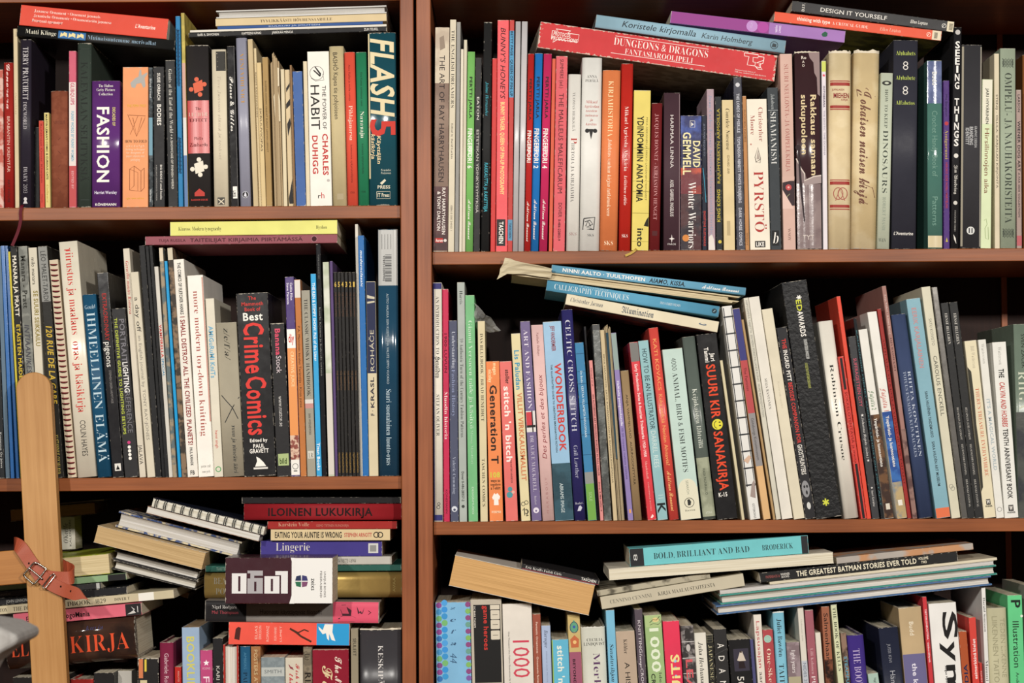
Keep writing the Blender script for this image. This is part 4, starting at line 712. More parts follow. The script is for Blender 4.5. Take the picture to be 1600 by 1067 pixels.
B(295,315,312,328,267,'b07c4c','thin tan spine left of the white mermaid-tail novel',[('SUOMEN NOBIS',330,480,.5,.4,'6a4a2c','n'),('WSOY',900,960,.5,.4,'6a4a2c','n')])
B(317,406,329,429,281,'e2d9c8','white paperback lettered PYRSTÖ in red',[('PYRSTÖ',615,897,.5,.48,'a83a36','s'),('Christopher',320,477,.68,.22,'9a4a44','s'),('Moore',355,446,.27,.22,'9a4a44','s'),('LIKE',944,963,.5,.4,'W','bh')],bands=[(938,968,'2a2624',.24,.76)],mk=[('L',[(.4,575),(.35,550),(.5,505),(.62,555),(.6,577),(.4,572),(.62,560)],3,'5a504a'),('P',[(.42,560),(.58,560),(.5,515)],'a89c90'),('D',.16,490,4,'b87a70')])
B(409,462,428,477,228,'33383c','dark slate paperback lettered SHAMANISM',[('SHAMANISM',340,582,.5,.5,'d4d4d0','s'),('Jakobsen',258,328,.5,.32,'b0b4b4','s'),('b',897,950,.5,.5,'e8e4dc','ih')],bands=[(890,960,'161616',.15,.8)],mk=[('L',[(.05,333),(.95,333)],2,'b0b4b4')])
B(471,525,486,546,72,'c9a79a','tall pinkish needlework book with outlined serif capitals',[('SUURI NEULONTA- JA OMPELUKIRJA',120,617,.5,.34,'a86a62','s'),('WSOY',880,937,.5,.22,'7a5a52','s')],g=.5,bands=[(660,775,'3a2c30')],mk=[('D',.5,690,14,'b84a4c'),('D',.5,690,5,'e0a8a0'),('L',[(.2,760),(.4,730),(.6,720)],3,'8a8a6a'),('P',[(.0,640),(1,640),(1,655),(.0,668)],'c9a79a'),('P',[(.0,700),(.9,790),(.0,790)],'d8b8ac')],d=.2)
crop('D', 1240, 30, 2.735, 983)
B(5,110,16,123,140,'3a2629','thick book with peeling maroon and mauve dust jacket',[('Rakkaus samaan',323,667,.72,.22,'d8c49a','b'),('sukupuoleen',323,578,.34,.22,'d8c49a','b'),('Ro',158,170,.36,.2,'d8ccc0','bh'),('A',177,187,.34,.1,'d8ccc0','bh'),('O',193,203,.34,.1,'d8ccc0','bh'),('TYT',922,942,.45,.45,'d0c4bc','nh')],hc=1,rd=.003,g=.2,wr=1.5,bands=[(690,980,'7d6c6c',.01,.99,('8f7e7c',30))],
  mk=[('P',[(.0,600),(.2,640),(.35,660),(.45,700),(0,700)],'7d6c6c'),('P',[(.3,690),(.7,672),(1,668),(1,700),(.3,710)],'9a8a88'),('L',[(0,595),(.2,640),(.33,660),(.32,690),(.7,672),(1,668)],5,'cfc2b8'),('P',[(.55,142),(1,142),(1,330),(.9,320),(.88,250),(.78,230),(.75,185),(.6,165)],'8d7877'),('P',[(.05,540),(.12,550),(.32,860),(.28,870),(.12,700)],'2c2024'),('D',.08,548,12,'2c2024')],torn=1)
B(119,138,127,146,178,'d8d0d4','thin white comic with lime top and pink star',[('OCTOBRIANA',285,377,.5,.4,'3a2c4a','b'),('THE EXOTIC TIME DOMINA',390,582,.5,.36,'8a8494','n')],bands=[(180,224,'c3cc62')],mk=[('*',.5,240,8,'d8405a')])
B(150,249,152,243,140,'d9c7a2','cream old hardcover with red double bands and monogram',[('MIEHEN',316,336,.55,.7,'8a3030','bh'),('JUMALAISEN',297,305,.4,.55,'a05048','nh'),('KIRJA',340,348,.7,.3,'a05048','nh')],hc=1,g=.6,wr=1.2,torn=2,bulge=.005,m=('c9b48a',25,.5),mk=[('R',.06,.95,y_,y_+h_,'9a3a34') for y_,h_ in ((262,4),(270,14),(368,12),(383,4),(685,4),(693,14),(793,12),(810,4))]+[('O',.42,745,(20,25),3,'a05048'),('O',.62,745,(20,25),3,'a05048'),('L',[(.3,775),(.5,725),(.72,775)],3,'a05048')])
B(255,374,246,346,138,'d6c39c','thick cream old book with brown swash script',[('Jokaisen naisen kirja',300,790,.5,.46,'6a4436','k')],hc=1,g=.65,wr=1.2,torn=2.5,bulge=.006,m=('c2a97a',20,.6),mk=[('L',[(.15,330),(.12,300),(.5,295),(.85,330)],3,'6a4436'),('L',[(.3,700),(.8,720),(.9,760),(.6,790),(.3,770)],3,'6a4436')])
B(376,422,353,410,230,'bcc2ae','pale green hardcover lettered DINOSAURS',[('DINOSAURS',475,742,.5,.42,'3a4038','s'),('HOW TO KEEP',300,465,.5,.26,'4a5046','s'),('ROBERT MASH',760,902,.5,.26,'8a9284','s'),('W&N',936,952,.4,.6,'5a6056','sh')],hc=1,bulge=.001,mk=[('D',.5,273,(20,10),'2c2c2a'),('D',.5,273,(9,5),'bcc2ae')])
B(430,529,416,525,90,'33333c','wide slate book lettered Alphabets in yellow-green',[('Alphabets',136,154,.5,.8,'b5c45a','Sh'),('Alphabete',241,259,.5,.8,'b5c45a','Sh'),('Alfabetos',348,366,.5,.78,'b5c45a','Sh'),('8',180,217,.5,.22,'e0dcd4','sh'),('8',286,323,.5,.22,'e0dcd4','sh'),("L'Aventurine",909,922,.48,.8,'d8d4cc','jh')],hc=1,bulge=.001,g=.4,d=.2)
crop('D', 1400, 0, 2.54, 983)
B(123,182,127,184,240,'4a7268','glossy spine blue above and teal below with cream foot',[('Budd',285,337,.5,.3,'d8d8d0','b'),('Crochet Handy Book of',440,700,.5,.36,'6f9486','n'),('Patterns',780,895,.5,.36,'6f9486','n')],g=.12,wr=.6,rd=.001,bands=[(242,410,'5a6488',.0,1,('6a7498',60)),(935,982,'cdbf9c')],bump=.02)
B(188,212,190,213,320,'4a2c70','narrow purple spine with yellow word and red disc',[('Amigurumi',515,632,.5,.5,'c8b040','s'),('HIROKO ILDE NORLI MARTELINS',645,827,.5,.34,'a83a48','b'),('Mia Bengtson',375,462,.5,.34,'2c1848','n')],mk=[('D',.5,490,8,'b03a40'),('P',[(.3,960),(.7,960),(.5,942)],'b8a84a')])
B(232,259,216,250,108,'242325','tall black comic with stacked white capitals SEEING THINGS',[('SEEING THINGS',165,585,.5,.6,'ece8e2','bv'),('Jim Woodring',655,770,.5,.36,'c8c4bc','f'),('FANTAGRAPHICS BOOKS',835,918,.5,.2,'b0aca6','s')],mk=[('D',.5,128,10,'b8b4b0'),('D',.5,618,9,'d8d4cc'),('D',.5,805,8,'c8c4bc'),('P',[(.3,930),(.6,945),(.7,968),(.4,950)],'d8d4cc')],hc=1,bulge=.0008)
B(262,341,256,335,178,'38373a','dark grey cloth hardcover with a white disc emblem',[('BRANDING',503,575,.5,.17,'b8b8b8','b'),('IDENTITY',508,575,.3,.17,'b8b8b8','b'),('GRAPHIC DESIGN',500,585,.72,.12,'a8a8a8','b')],hc=1,bulge=.001,g=.7,mk=[('R',.0,.1,185,978,'8f8878'),('R',.94,1,185,978,'9a9488'),('D',.5,915,16,'d0d0cc'),('R',.4,.46,905,925,'38373a'),('R',.54,.6,905,925,'38373a')])
B(343,384,334,375,315,'cdd8b0','pale green spine with cream top and brown title',[('Hirsilinnojen aika',510,767,.5,.42,'7a4a34','n'),('JARI HYVÄRINEN',350,492,.5,.26,'3a3a32','b')],bands=[(317,492,'dcd8c4')],mk=[('L',[(.3,875),(.5,868),(.6,890),(.4,905),(.45,945),(.75,950),(.7,900)],2,'8fa070')])
B(389,410,393,412,213,'cfc3a8','narrow cream spine lettered KARJALAN KIRJONTA',[('STENIJ - OLLILA: KARJALAN KIRJONTA',375,747,.5,.36,'4a4238','n')],d=.2,wr=.3)
B(413,475,416,475,192,'9aa590','sage green hardcover with cross-stitch ornaments',[('OMPELU- JA NAUHAKORISTEITA',290,885,.52,.46,'343a32','s')],hc=1,bulge=.001,g=.45,d=.2,mk=[('L',[(.15+.1*i,y_+(8 if i%2 else -8)) for i in range(8)],3,'3a4038') for y_ in (240,250,260,915,925,935)]+[('L',[(.15+.1*i,y_+(-8 if i%2 else 8)) for i in range(8)],3,'3a4038') for y_ in (243,257,918,932)])
B(477,497,479,500,357,'a08a82','short pinkish grey spine about dog art',[('WIENER DOG ART',480,680,.5,.5,'2c2626','b'),('LARSON',375,445,.5,.4,'3a3232','b'),('A FAR SIDE COLLECTION',685,862,.5,.3,'3a3232','b')],bands=[(935,975,'b05a60')])
B(502,530,504,532,218,'7d4f2c','brown hardcover at the right picture edge',[],hc=1,y=.03)
q=(820,3.81)
L(839.7,74.3,1217.6,123.9,42,'c23538','worn red game box with white title and two outlined logos',[('DUNGEONS & DRAGONS',520,1085,.66,.28,'ece0d8','S'),('FANTASIAROOLIPELI',592,1000,.34,.2,'ece0d8','S'),('PROTOCOL',158,262,.62,.14,'e8d8d0','j'),('PRODUCTIONS',150,305,.45,.14,'e8d8d0','j'),('Produced under license of',1258,1380,.24,.05,'e8d8d0','n'),('TSR Inc. authorised distributors',1255,1445,.16,.05,'e8d8d0','n')],q=q,nm='game_box',cat='board game',wr=2.2,yaw=3.6,d=.23,hc=0,pc='b8ae9c',bump=.03,under=('a89e8c','8a806e',60),
  mk=[('L',[(.86,525),(.86,1085)],3,'ece0d8'),('L',[(.2,510),(.2,1075)],3,'ece0d8'),('L',[(.8,170),(.8,258),(.7,240),(.7,310),(.42,308),(.42,190),(.28,160),(.42,165),(.4,150),(.72,150),(.72,185),(.8,170)],4,'ece0d8'),
   ('L',[(.92,1300),(.92,1385),(.8,1385),(.8,1355),(.62,1358),(.62,1372),(.48,1372),(.48,1325),(.8,1330),(.8,1303),(.92,1300)],4,'f0e8e0'),('L',[(.86,1385),(.86,1420),(.74,1420),(.6,1378),(.6,1405),(.45,1405),(.45,1375)],4,'f0e8e0'),('L',[(.84,1420),(.62,1418),(.55,1395),(.38,1418),(.38,1390),(.48,1375)],4,'f0e8e0')])
L(929.7,42.4,1227,81.6,20.5,'8fb0c0','pale blue embroidery book with black handwriting',[('Koristele kirjomalla',575,1015,.55,.46,'2a2e32','m'),('Karin Holmberg',1050,1355,.5,.4,'3f464a','m')],q=q,hc=1,bulge=.0015,mk=[('O',.5,1483,22,4,'3a4246'),('P',[(.35,1470),(.65,1474),(.6,1496),(.35,1496)],'3a4246')],d=.18,y=.004,yaw=1.5)
L(1047,35.6,1320,65.8,19,'9a6fae','lilac and magenta book with round badges and a holly leaf',[('VIRKATTU JOULU',1340,1352,.55,.5,'d0b8dc','nc'),('HAJAMA',1490,1503,.5,.6,'e0d0ec','bc'),('SANAT',1510,1522,.5,.6,'e0d0ec','bc')],q=q,bands=[(868,1452,'8e3f86')],mk=[('D',.5,1350,34,'b88ac4'),('D',.5,1415,34,'a84a9a'),('P',[(.3,1775),(.45,1765),(.6,1770),(.75,1785),(.65,1800),(.4,1800),(.3,1790)],'2a5a44')],d=.17,y=.004,yaw=1)
L(1209,33.2,1470,63.9,15.6,'d9583e','orange-red book titled thinking with type',[('thinking with type',245,442,.55,.36,'f0e0d4','b'),('A CRITICAL GUIDE',455,668,.5,.3,'f0e0d4','S'),('Ellen Lupton',738,862,.5,.36,'e8b8a4','i')],q=(1180,3.81),bands=[(1050,1102,'d8ccb0')],mk=[('O',.5,1030,12,3,'f0d0c0'),('L',[(.3,1020),(.7,1035)],3,'f0d0c0')]+[('L',[(.2+.07*i,1062),(.2+.07*i,1082)],2.4,'4a443a') for i in range(9)],d=.17,y=.002,under=('8c8c46','5c5c30',30))
L(1236.4,17.8,1492,51.2,17,'3a393a','dark grey book with white hand-drawn capitals, topmost of its pile',[('DESIGN IT YOURSELF',385,780,.5,.38,'e8e4dc','n'),('Ellen Lupton',920,1022,.5,.3,'d0ccc4','j'),('D.I.Y.',275,290,.5,.75,'d8d4cc','bp')],q=(1180,3.81),bands=[(1138,1188,'d8ccb0')],mk=[('O',.5,1120,12,3,'d8d4cc'),('L',[(.3,1110),(.7,1125)],3,'d8d4cc')]+[('L',[(.2+.07*i,1150),(.2+.07*i,1172)],2.4,'4a443a') for i in range(9)],d=.17,y=.002)

# ================================================================== middle right shelf
crop('E', 665, 400, 2.48, 1028)
B(29,62,33,67,103,'dcd6c8','white heraldry book with navy ends',[('AN INTRODUCTION TO',155,380,.5,.36,'3a3836','s'),('Heraldry',388,472,.5,.5,'2a2828','f'),('STEFAN OLIVER',537,697,.5,.36,'3a3836','s')],bands=[(105,128,'35346a'),(1003,1025,'35346a')],mk=[('R',.0,.1,105,1025,'34325c'),('O',.55,960,5,2,'3a3836'),('O',.5,973,6,2,'3a3836')],hc=1,bulge=.001)
B(64,88,70,94,128,'bb2f50','narrow crimson spine titled Muodin historia',[('Muodin historia',525,710,.5,.5,'f0dcd8','S'),('1900-LUVUN',300,452,.5,.4,'6a1428','b'),('KÖNEMANN',905,997,.5,.3,'4a1420','n')])
B(90,122,97,128,250,'4d5166','slate blue fashion history paperback',[('Understanding',292,435,.55,.42,'c0c4d0','s'),('Fashion History',440,622,.5,.42,'8f98b8','s'),('Valerie Cumming',778,922,.5,.36,'a8aec0','s')],mk=[('D',.5,980,11,'d0d4dc'),('D',.5,983,5,'4d5166')])
B(123,150,130,162,102,'a5aca6','tall grey-green spine of authentic fashion patterns',[('59 Authentic Turn of the Century Fashion Patterns',320,702,.5,.42,'3a403c','s'),('Harris',135,187,.5,.4,'3a403c','s'),('Dover 0-486-28357-2',835,950,.5,.3,'3a403c','b')],g=.35,mk=[('D',.5,970,6,'3a403c')])
B(152,189,166,203,152,'72b07c','green hardcover titled taide ja käsityö',[('Gianni Versacen taide ja käsityö',250,668,.5,.4,'c4dcc4','S'),('Minna Mänttäri',675,805,.5,.26,'a8ccac','s'),('DESIGNMUSEO',895,1000,.5,.2,'c4dcc4','n')],g=.35)
B(203,228,211,243,252,'d4c7a2','cream comic catalogue in a torn plastic sleeve',[('DAS BLUEBOOK / BRAD BENEDICT',300,640,.5,.4,'3a342a','s'),('TASCHEN COMICS',785,970,.5,.4,'3a342a','s')],g=.2,plastic=1)
B(233,284,246,302,408,'e28550','orange paperback titled Generation T',[('Generation T',500,805,.5,.5,'2a201c','b'),('megan',415,460,.66,.24,'f0d8a8','b'),('nicolay',440,490,.3,.24,'f0d8a8','b'),('108',838,858,.5,.7,'c8c84a','bh'),('ways to',864,875,.5,.7,'3a2a1c','bh'),('transform',880,889,.5,.75,'3a2a1c','bh'),('a T-shirt',893,904,.5,.7,'3a2a1c','bh'),('WORKMAN',987,996,.5,.7,'f0d8b8','bh')],mk=[('P',[(.22,935),(.4,918),(.5,924),(.62,918),(.82,932),(.74,945),(.68,940),(.7,965),(.35,965),(.36,940),(.3,945)],'ece4dc')],g=.45)
B(286,330,306,361,408,'d9706a','salmon pink paperback about stitching with white lettering',[("stitch 'n bitch",505,797,.5,.46,'f0e4dc','b'),('stoller',440,495,.6,.3,'3a2422','b'),("THE KNITTER'S HANDBOOK",790,880,.62,.14,'4a2c2a','n')],g=.4,mk=[('D',.45,903,9,'4f9098'),('D',.4,925,12,'4f9098'),('D',.7,915,6,'d8a898')])
B(332,365,370,408,300,'d8cba0','cream crochet book with blue and orange lettering',[('VILLIT VIRKKAUSMALLIT',530,870,.55,.5,'c87a52','b'),('Lis Paludan',365,517,.5,.5,'3f8fb0','b')],wr=.8,mk=[('O',.3,960,7,2,'2a2a28'),('O',.65,955,7,2,'2a2a28'),('L',[(.2,985),(.4,975),(.4,1005)],3,'2a2a28'),('L',[(.6,980),(.75,990),(.6,1008),(.8,1005)],3,'2a2a28'),('O',.6,990,8,2,'2a2a28')])
B(367,403,411,451,253,'6f6288','violet-grey paperback lettered ART AND FASHION',[('ART AND FASHION',285,592,.5,.42,'dcd4e0','s'),('DR ALICE MACKRELL',695,912,.5,.36,'c4bccc','s'),('Batsford',930,962,.5,.2,'c4bccc','n')],bands=[(600,682,'d8d4d0')],mk=[('R',.05,.6,604,655,'c44048'),('R',.6,.72,600,682,'201e1e'),('R',.05,.95,655,664,'201e1e'),('D',.5,985,11,'dcd4e0'),('D',.5,987,4,'6f6288')])
crop('E', 820, 460, 2.883, 1020)
B(29,80,80,134,137,'dcb8b4','pale pink bead jewellery book with upward dark red handwriting',[('Des perles et des bijoux',360,740,.5,.36,'8a3c40','mu'),('Nathalie Delhaye',170,277,.5,.2,'8a5a58','i'),('M A R A B O U T',825,985,.5,.18,'a87a78','nu')],hc=1,bulge=.001)
B(81,163,136,222,122,'93b8d4','pale blue and dark teal paperback lettered WONDERBOOK',[('WONDERBOOK',310,707,.66,.34,'c43c34','b'),('THE ILLUSTRATED GUIDE TO CREATING IMAGINATIVE FICTION',315,710,.32,.09,'34444c','b'),('JEFF VANDERMEER',140,255,.5,.2,'8a3438','b'),('ABRAMS IMAGE',850,982,.45,.18,'c8d4d4','n')],g=.3,bands=[(760,1017,'2b4550',.0,1,('365562',40))])
B(166,212,223,277,68,'2f2d62','tall navy hardcover lettered CELTIC CROSS STITCH',[('CELTIC CROSS STITCH',115,617,.5,.45,'c4c4d0','s'),('Gail Lawther',680,827,.5,.36,'a8a8bc','s'),("Reader's",935,945,.5,.7,'c4c4d0','sh')],hc=1,g=.3,d=.2,mk=[('P',[(.3,975),(.45,955),(.6,950),(.75,960),(.6,975)],'c4c4d0')])
B(224,262,281,327,217,'3d7ba4','blue photo spine with green foot',[('De Bodo - KERTAA VILLAMEITÄ NEULOMAAN',345,642,.5,.22,'c0d4e0','b'),('SOLE',890,930,.5,.3,'a8c890','n')],bands=[(800,852,'8a8c88'),(852,1016,'6fa04a')],mk=[('R',.02,.98,y_,y_+3,'2c5c80') for y_ in (265,345,400,490,560,630,720)],g=.4)
B(264,277,329,334,145,'262628','thin scuffed black spine squeezed beside the blue photo spine',[],wr=2,y=.03)
B(281,304,335,352,297,'d38a86','salmon spine of art nouveau borders',[('250 AUTHENTIC ART NOUVEAU BORDERS IN FULL COLOR',450,817,.5,.4,'4a2426','b'),('Verneuil et al.',330,415,.5,.36,'4a2426','n'),('Dover 0-486-24961-8',845,977,.5,.36,'4a2426','b')])
B(306,334,356,394,135,'6a6d6a','grey tape-wrapped battered spine',[],g=.3,wr=2,m=('4a4c4a',50),bands=[(137,160,'2a2a2a')],bump=.3)
B(336,357,396,418,160,'c2b08c','cream spine with dark capitals on folk patterns',[('EEVA HAAVISTO: SATA KANSANOMAISTA KUVIOKUDINMALLIA',270,850,.5,.3,'3c3428','n')],wr=.8)
B(359,383,420,452,142,'9c8a68','frayed old paper-edged book with a dark teal strip',[],wr=1.5,m=('b5a484',80),mk=[('P',[(.2,172),(.8,172),(.75,740),(.35,740)],'24404e')],ragged=.5,pc='a8987a',nocover=1)
B(386,411,464,490,173,'8a7aac','lilac narrow paperback with white and violet lines',[('Haltioita pompasukatulle',390,592,.5,.4,'e0dcec','b'),('Yli 50 virpeetä maltista mielestä',600,832,.5,.36,'5a4a84','n')],bands=[(175,340,'8c9c98')],mk=[('R',.35,.7,968,985,'d89a5a')])
B(431,467,492,528,343,'99805f','brown hardcover by a poet, dark capitals',[('ANJA VAMMELVUO  AURINGONTYTÄR',450,857,.5,.26,'33281c','n')],hc=1,g=.75)
crop('E', 970, 460, 2.885, 1018)
B(37,77,122,161,215,'cf3c44','red trademarks book with grey top',[('Early Modernism: Swiss & Austrian Trademarks 1920-1950',315,732,.5,.3,'f0d8d4','b'),('Mendenhall',750,830,.5,.26,'e8b0a8','s'),('CHRONICLE BOOKS',845,975,.5,.12,'e8b0a8','n')],bands=[(217,302,'6a6864')],g=.3,mk=[('P',[(.35,1005),(.6,990),(.75,1000),(.5,1008)],'f0d8d4')])
B(79,122,165,214,208,'8db4b8','pale blue-green book about being an illustrator',[('HOW TO BE AN ILLUSTRATOR',245,607,.5,.46,'2c3c44','n'),('DARREL REES',615,780,.5,.46,'c8d8d4','n'),('K',940,985,.5,.75,'1f2426','bd')],g=.4,mk=[('L',[(.3,905),(.8,905)],2,'c8d8d4'),('L',[(.3,918),(.8,918)],2,'c8d8d4')])
B(126,166,218,264,150,'cf4c44','tall red comic with orange-yellow lettering',[('KATI KOVÁCS',200,432,.5,.36,'e8a060','n'),('Kuka pelkää Nenian Ahnavia?',450,770,.5,.36,'e8a868','n'),('Arktinen Banaani',795,975,.5,.42,'e8b070','k')],hc=1,g=.3)
B(187,276,271,364,245,'b9cdc4','mint and cream paperback of animal, bird and fish motifs',[('4000 ANIMAL, BIRD & FISH MOTIFS',285,800,.5,.25,'2c3230','s'),('SEARCH',838,900,.5,.12,'8a8f80','n'),('Barron',968,976,.5,.5,'4a4c44','sh')],bands=[(870,1016,'d8d4bc')],g=.4,mk=[('D',.5,870,(40,40),'d8d4bc'),('O',.5,938,21,2.5,'2f312e'),('P',[(.42,950),(.42,925),(.52,922),(.6,935),(.55,950)],'2f312e')])
B(279,330,369,433,190,'57605a','grey-green hardcover, lower part mossy, titled lähteillä',[('Keijukaisten lähteillä',425,692,.5,.36,'d0d4c8','s'),('KAISA PAUNIKALLIO',785,902,.5,.2,'3c4438','n'),('ATENA',978,988,.5,.5,'c8ccbc','nh')],hc=1,g=.3,bands=[(735,1000,'8c907a',.01,.99,('a0a48c',50))])
B(337,434,437,525,178,'201f20','thick black dictionary with big red-orange title and smiley',[('SUURI KIR',315,557,.52,.42,'dc4a2c','b'),('SANAKIRJA',617,882,.52,.42,'dc4a2c','b'),('Jari',265,302,.68,.2,'ece8e0','b'),('Tammi',238,305,.4,.2,'ece8e0','b'),('K-15',892,910,.42,.42,'ece8e0','bh')],g=.25,wr=.4,mk=[('D',.54,586,24,'d8d040'),('D',.66,577,(5,3),'201f20'),('D',.66,592,(5,3),'201f20'),('L',[(.5,570),(.4,578),(.38,587),(.4,596),(.5,604)],3,'201f20')])
B(444,458,542,560,297,'cabf9e','thin cream spine between dictionary and grid-patterned book',[])
crop('E', 1140, 430, 2.667, 1018)
B(-30,8,84,131,128,'d9d7d2','white art book with a black grid pattern',[('GÖTEBORGS',950,1012,.5,.2,'8a8a88','n')],g=.35,mk=[('R',.02,.98,y_,y_+6,'343538') for y_ in range(170,900,70)]+[('R',.08,.16,135,880,'343538'),('R',.86,.93,135,880,'343538'),('P',[(.1,770),(.7,750),(.9,760),(.5,785)],'c8a890'),('P',[(.3,920),(.6,870),(.95,850),(.8,930)],'9a8a84')])
B(11,38,134,176,138,'d0a878','spine striped in navy, red, grey and tan',[('The Feminist',385,482,.5,.36,'5a2024','n'),('Göteborgs Konstmuseum',595,770,.5,.36,'3c3a3c','n')],bands=[(140,355,'3c3c74'),(355,575,'b04a4c'),(575,795,'8c8888')])
B(46,58,179,191,185,'a88a60','very thin tan spine right of the striped one',[])
B(60,76,192,217,94,'c9c5b6','thin off-white spine with tiny grey capitals',[('HIIPYVÄMPÄÄ TARJETTA  EN MERA FÖRESTÄLLANDE KONST  MORE REPRESENTATION',105,590,.5,.4,'8a8880','n')])
B(78,124,219,264,90,'d8d3c8','white paperback with small dark name mid-spine',[('SEIJA RANTANEN',430,557,.45,.22,'4a4844','s')],d=.2)
B(131,179,267,314,140,'d4cbb4','plain cream paperback left of the ghost hunters book',[('Konstnärsgillet',440,555,.5,.16,'c4bba6','i')],d=.2)
B(194,239,317,361,217,'2a292b','black paperback for ghost hunters with red and white capitals',[('THE',265,306,.5,.36,'c8403c','b'),('INGRID PITT',312,442,.5,.36,'e4e0d8','b'),('BEDSIDE COMPANION FOR',447,700,.5,.36,'c8403c','b'),('GHOSTHUNTERS',705,830,.5,.42,'d8d4cc','b')],wr=.8,mk=[('D',.45,890,(16,35),'8a8a8c'),('D',.35,880,(4,6),'2a292b'),('D',.6,880,(4,6),'2a292b'),('D',.5,905,(4,9),'2a292b'),('D',.5,960,(8,15),'c8c8c4')])
B(216,320,360,469,25,'232324','tall thick black leathery yearbook with a yellow asterisk',[('ED',103,150,.56,.2,'c8cc48','b'),('AWARDS',150,256,.56,.2,'ece8e0','b'),('✱',85,102,.6,.2,'ece8e0','nd'),('EUROPEAN DESIGN AWARDS 2009',268,350,.6,.12,'c8c8c4','b'),('A 2010 SELECTION OF THE BEST GRAPHIC DESIGN IN EUROPE',365,470,.5,.1,'a8ac5c','b'),('✱',930,960,.46,.26,'c8cc48','nh')],g=.35,bump=.6,d=.2)
crop('E', 1290, 430, 2.665, 1015)
B(-29,28,78,140,190,'e0dbcf','white rounded hardcover with typewriter letters',[('Robinson Crusoe',370,770,.5,.26,'24221f','S')],hc=1,g=.3)
B(48,74,143,173,338,'c9443c','red puzzle booklet with black stripes',[('SOKKELOTEHTÄVIÄ ja muita',485,782,.5,.45,'7a1c1a','n')],mk=[('R',.25,.7,345,476,'2a2222'),('R',.25,.7,785,1012,'2a2222')])
B(44,62,174,190,88,'d44c3a','tall red-orange hardcover behind the puzzle booklet',[],g=.35,d=.2)
B(96,122,192,228,255,'3c3c3e','charcoal comic with pink title',[('SUFFRAGETTIEN CITY',345,547,.5,.42,'c8586c','n'),('Johanna Rojola (toim.)',592,760,.5,.32,'d0ccc8','i'),('Suuri Kurpitsa',895,962,.5,.3,'d0ccc8','i')],mk=[('*',.5,583,7,'e0dcd8'),('*',.5,771,6,'e0dcd8'),('*',.5,885,5,'e0dcd8')])
B(112,128,229,245,180,'25272a','glossy thin black spine with turquoise letters',[('KAUPUNGIN MIEHET SUOMEN LEHDISTÖN PIIRTÄJÄT',230,960,.5,.36,'3f6a70','b')],g=.15,wr=1)
B(138,172,246,286,225,'dedbd3','nature schoolbook, white above and dark photo below, numbered 2',[('Jäljillä 2',480,560,.5,.5,'5f7f5c','k'),('Ympäristö- ja luonnontieto',595,797,.5,.32,'e4e0d8','b')],bands=[(580,1012,'3c2c26',.0,1,('6a4c34',90)),(950,975,'d0c8b8',.3,.75)],d=.18)
B(174,211,299,341,152,'e0ddd6','nature schoolbook, white above and blue below, numbered 1',[('Jäljillä 1',470,565,.5,.5,'c06058','k'),('Ympäristö- ja luonnontieto',585,797,.5,.32,'e4e0d8','b')],bands=[(568,860,'2b4a8a',.0,1,('3a68a8',60)),(860,1012,'b09a70',.0,1,('6a7c8a',40)),(935,958,'ded8cc',.3,.75)],d=.18)
B(214,231,342,358,140,'93302c','narrow dark red spine right of the blue schoolbook',[('ANTTI AUKUSTI KUVIA JA VIENTIÄ OULUN TAITAJAT',265,870,.5,.4,'5c1614','s')])
B(235,250,362,384,45,'9c746c','tall mauve album with a photo foot',[('Tarja Nisbert + Kimmo Korva',80,245,.5,.4,'e0c8c0','i'),('EIJA RASMUKSET',260,400,.5,.4,'4a2c2a','s')],d=.22,bands=[(640,1010,'5a4240',.0,1,('8a6c64',60))])
B(273,334,391,449,162,'3b4766','slate blue hardcover lettered with two silver lines',[('RIITTA KONTTINEN',400,755,.68,.2,'c0c8d4','s'),('TOTUUS ENEMMÄN KUIN KAUNEUS',400,755,.36,.2,'a8b2c4','s')],hc=1,g=.5)
crop('E', 1430, 430, 2.665, 1012)
B(-38,20,88,149,97,'7fa7b4','light blue exhibition catalogue with orange foot',[('EERIK KARJALAINEN',135,385,.45,.3,'b88a8c','b'),('SARA HILDÉNIN TAIDEMUSEO',483,675,.5,.18,'3c4c54','b'),('SARA HILDÉN ART MUSEUM',692,877,.5,.18,'3c4c54','b')],bands=[(968,1010,'d8704c')],g=.35,d=.2)
B(26,62,151,191,48,'cdc8b2','tall cream catalogue with thin grey capitals',[('CAROLUS ENCKELL',335,585,.5,.4,'5a5a52','n'),('SATU KOIVISTO',180,292,.5,.3,'8a887c','n')],d=.21,mk=[('O',.4,878,8,2,'8a887c'),('O',.55,888,8,2,'8a887c')])
B(66,95,194,213,50,'6b6864','tall grey metallic spine by the cream catalogue',[],g=.25,met=.4)
def ernst(a,b_,c_,d_,yt,w): B(a,b_,c_,d_,yt,'2c2c2c',w,[('ERNST BILLGREN',158,287,.5,.34,'d0ccc4','s'),('HELSINGIN JUHLAVIIKOT',550,685,.5,.24,'b8b4ac','s'),('HELSINGFORS FESTSPEL',703,832,.5,.24,'b8b4ac','s'),('HELSINKI FESTIVAL',850,965,.5,.24,'b8b4ac','s')],wr=.4)
ernst(106,138,214,247,115,'black festival catalogue, left one of two alike')
ernst(141,176,248,283,112,'black festival catalogue, right one of two alike')
B(202,257,286,330,272,'dad0b2','cream comic treasury with orange-red capitals',[("THERE'S TREASURE EVERYWHERE",470,837,.62,.3,'c4684c','s'),('Bill Watterson',295,387,.6,.3,'b8b09c','s'),('W',936,952,.5,.28,'W','bh'),('WARNER',958,965,.5,.6,'3a3a36','bh')],wr=.8,mk=[('P',[(.0,380),(.28,400),(.3,500),(.22,620),(.3,760),(.2,880),(0,900)],'3a382f'),('R',.32,.68,932,956,'2c2a28')])
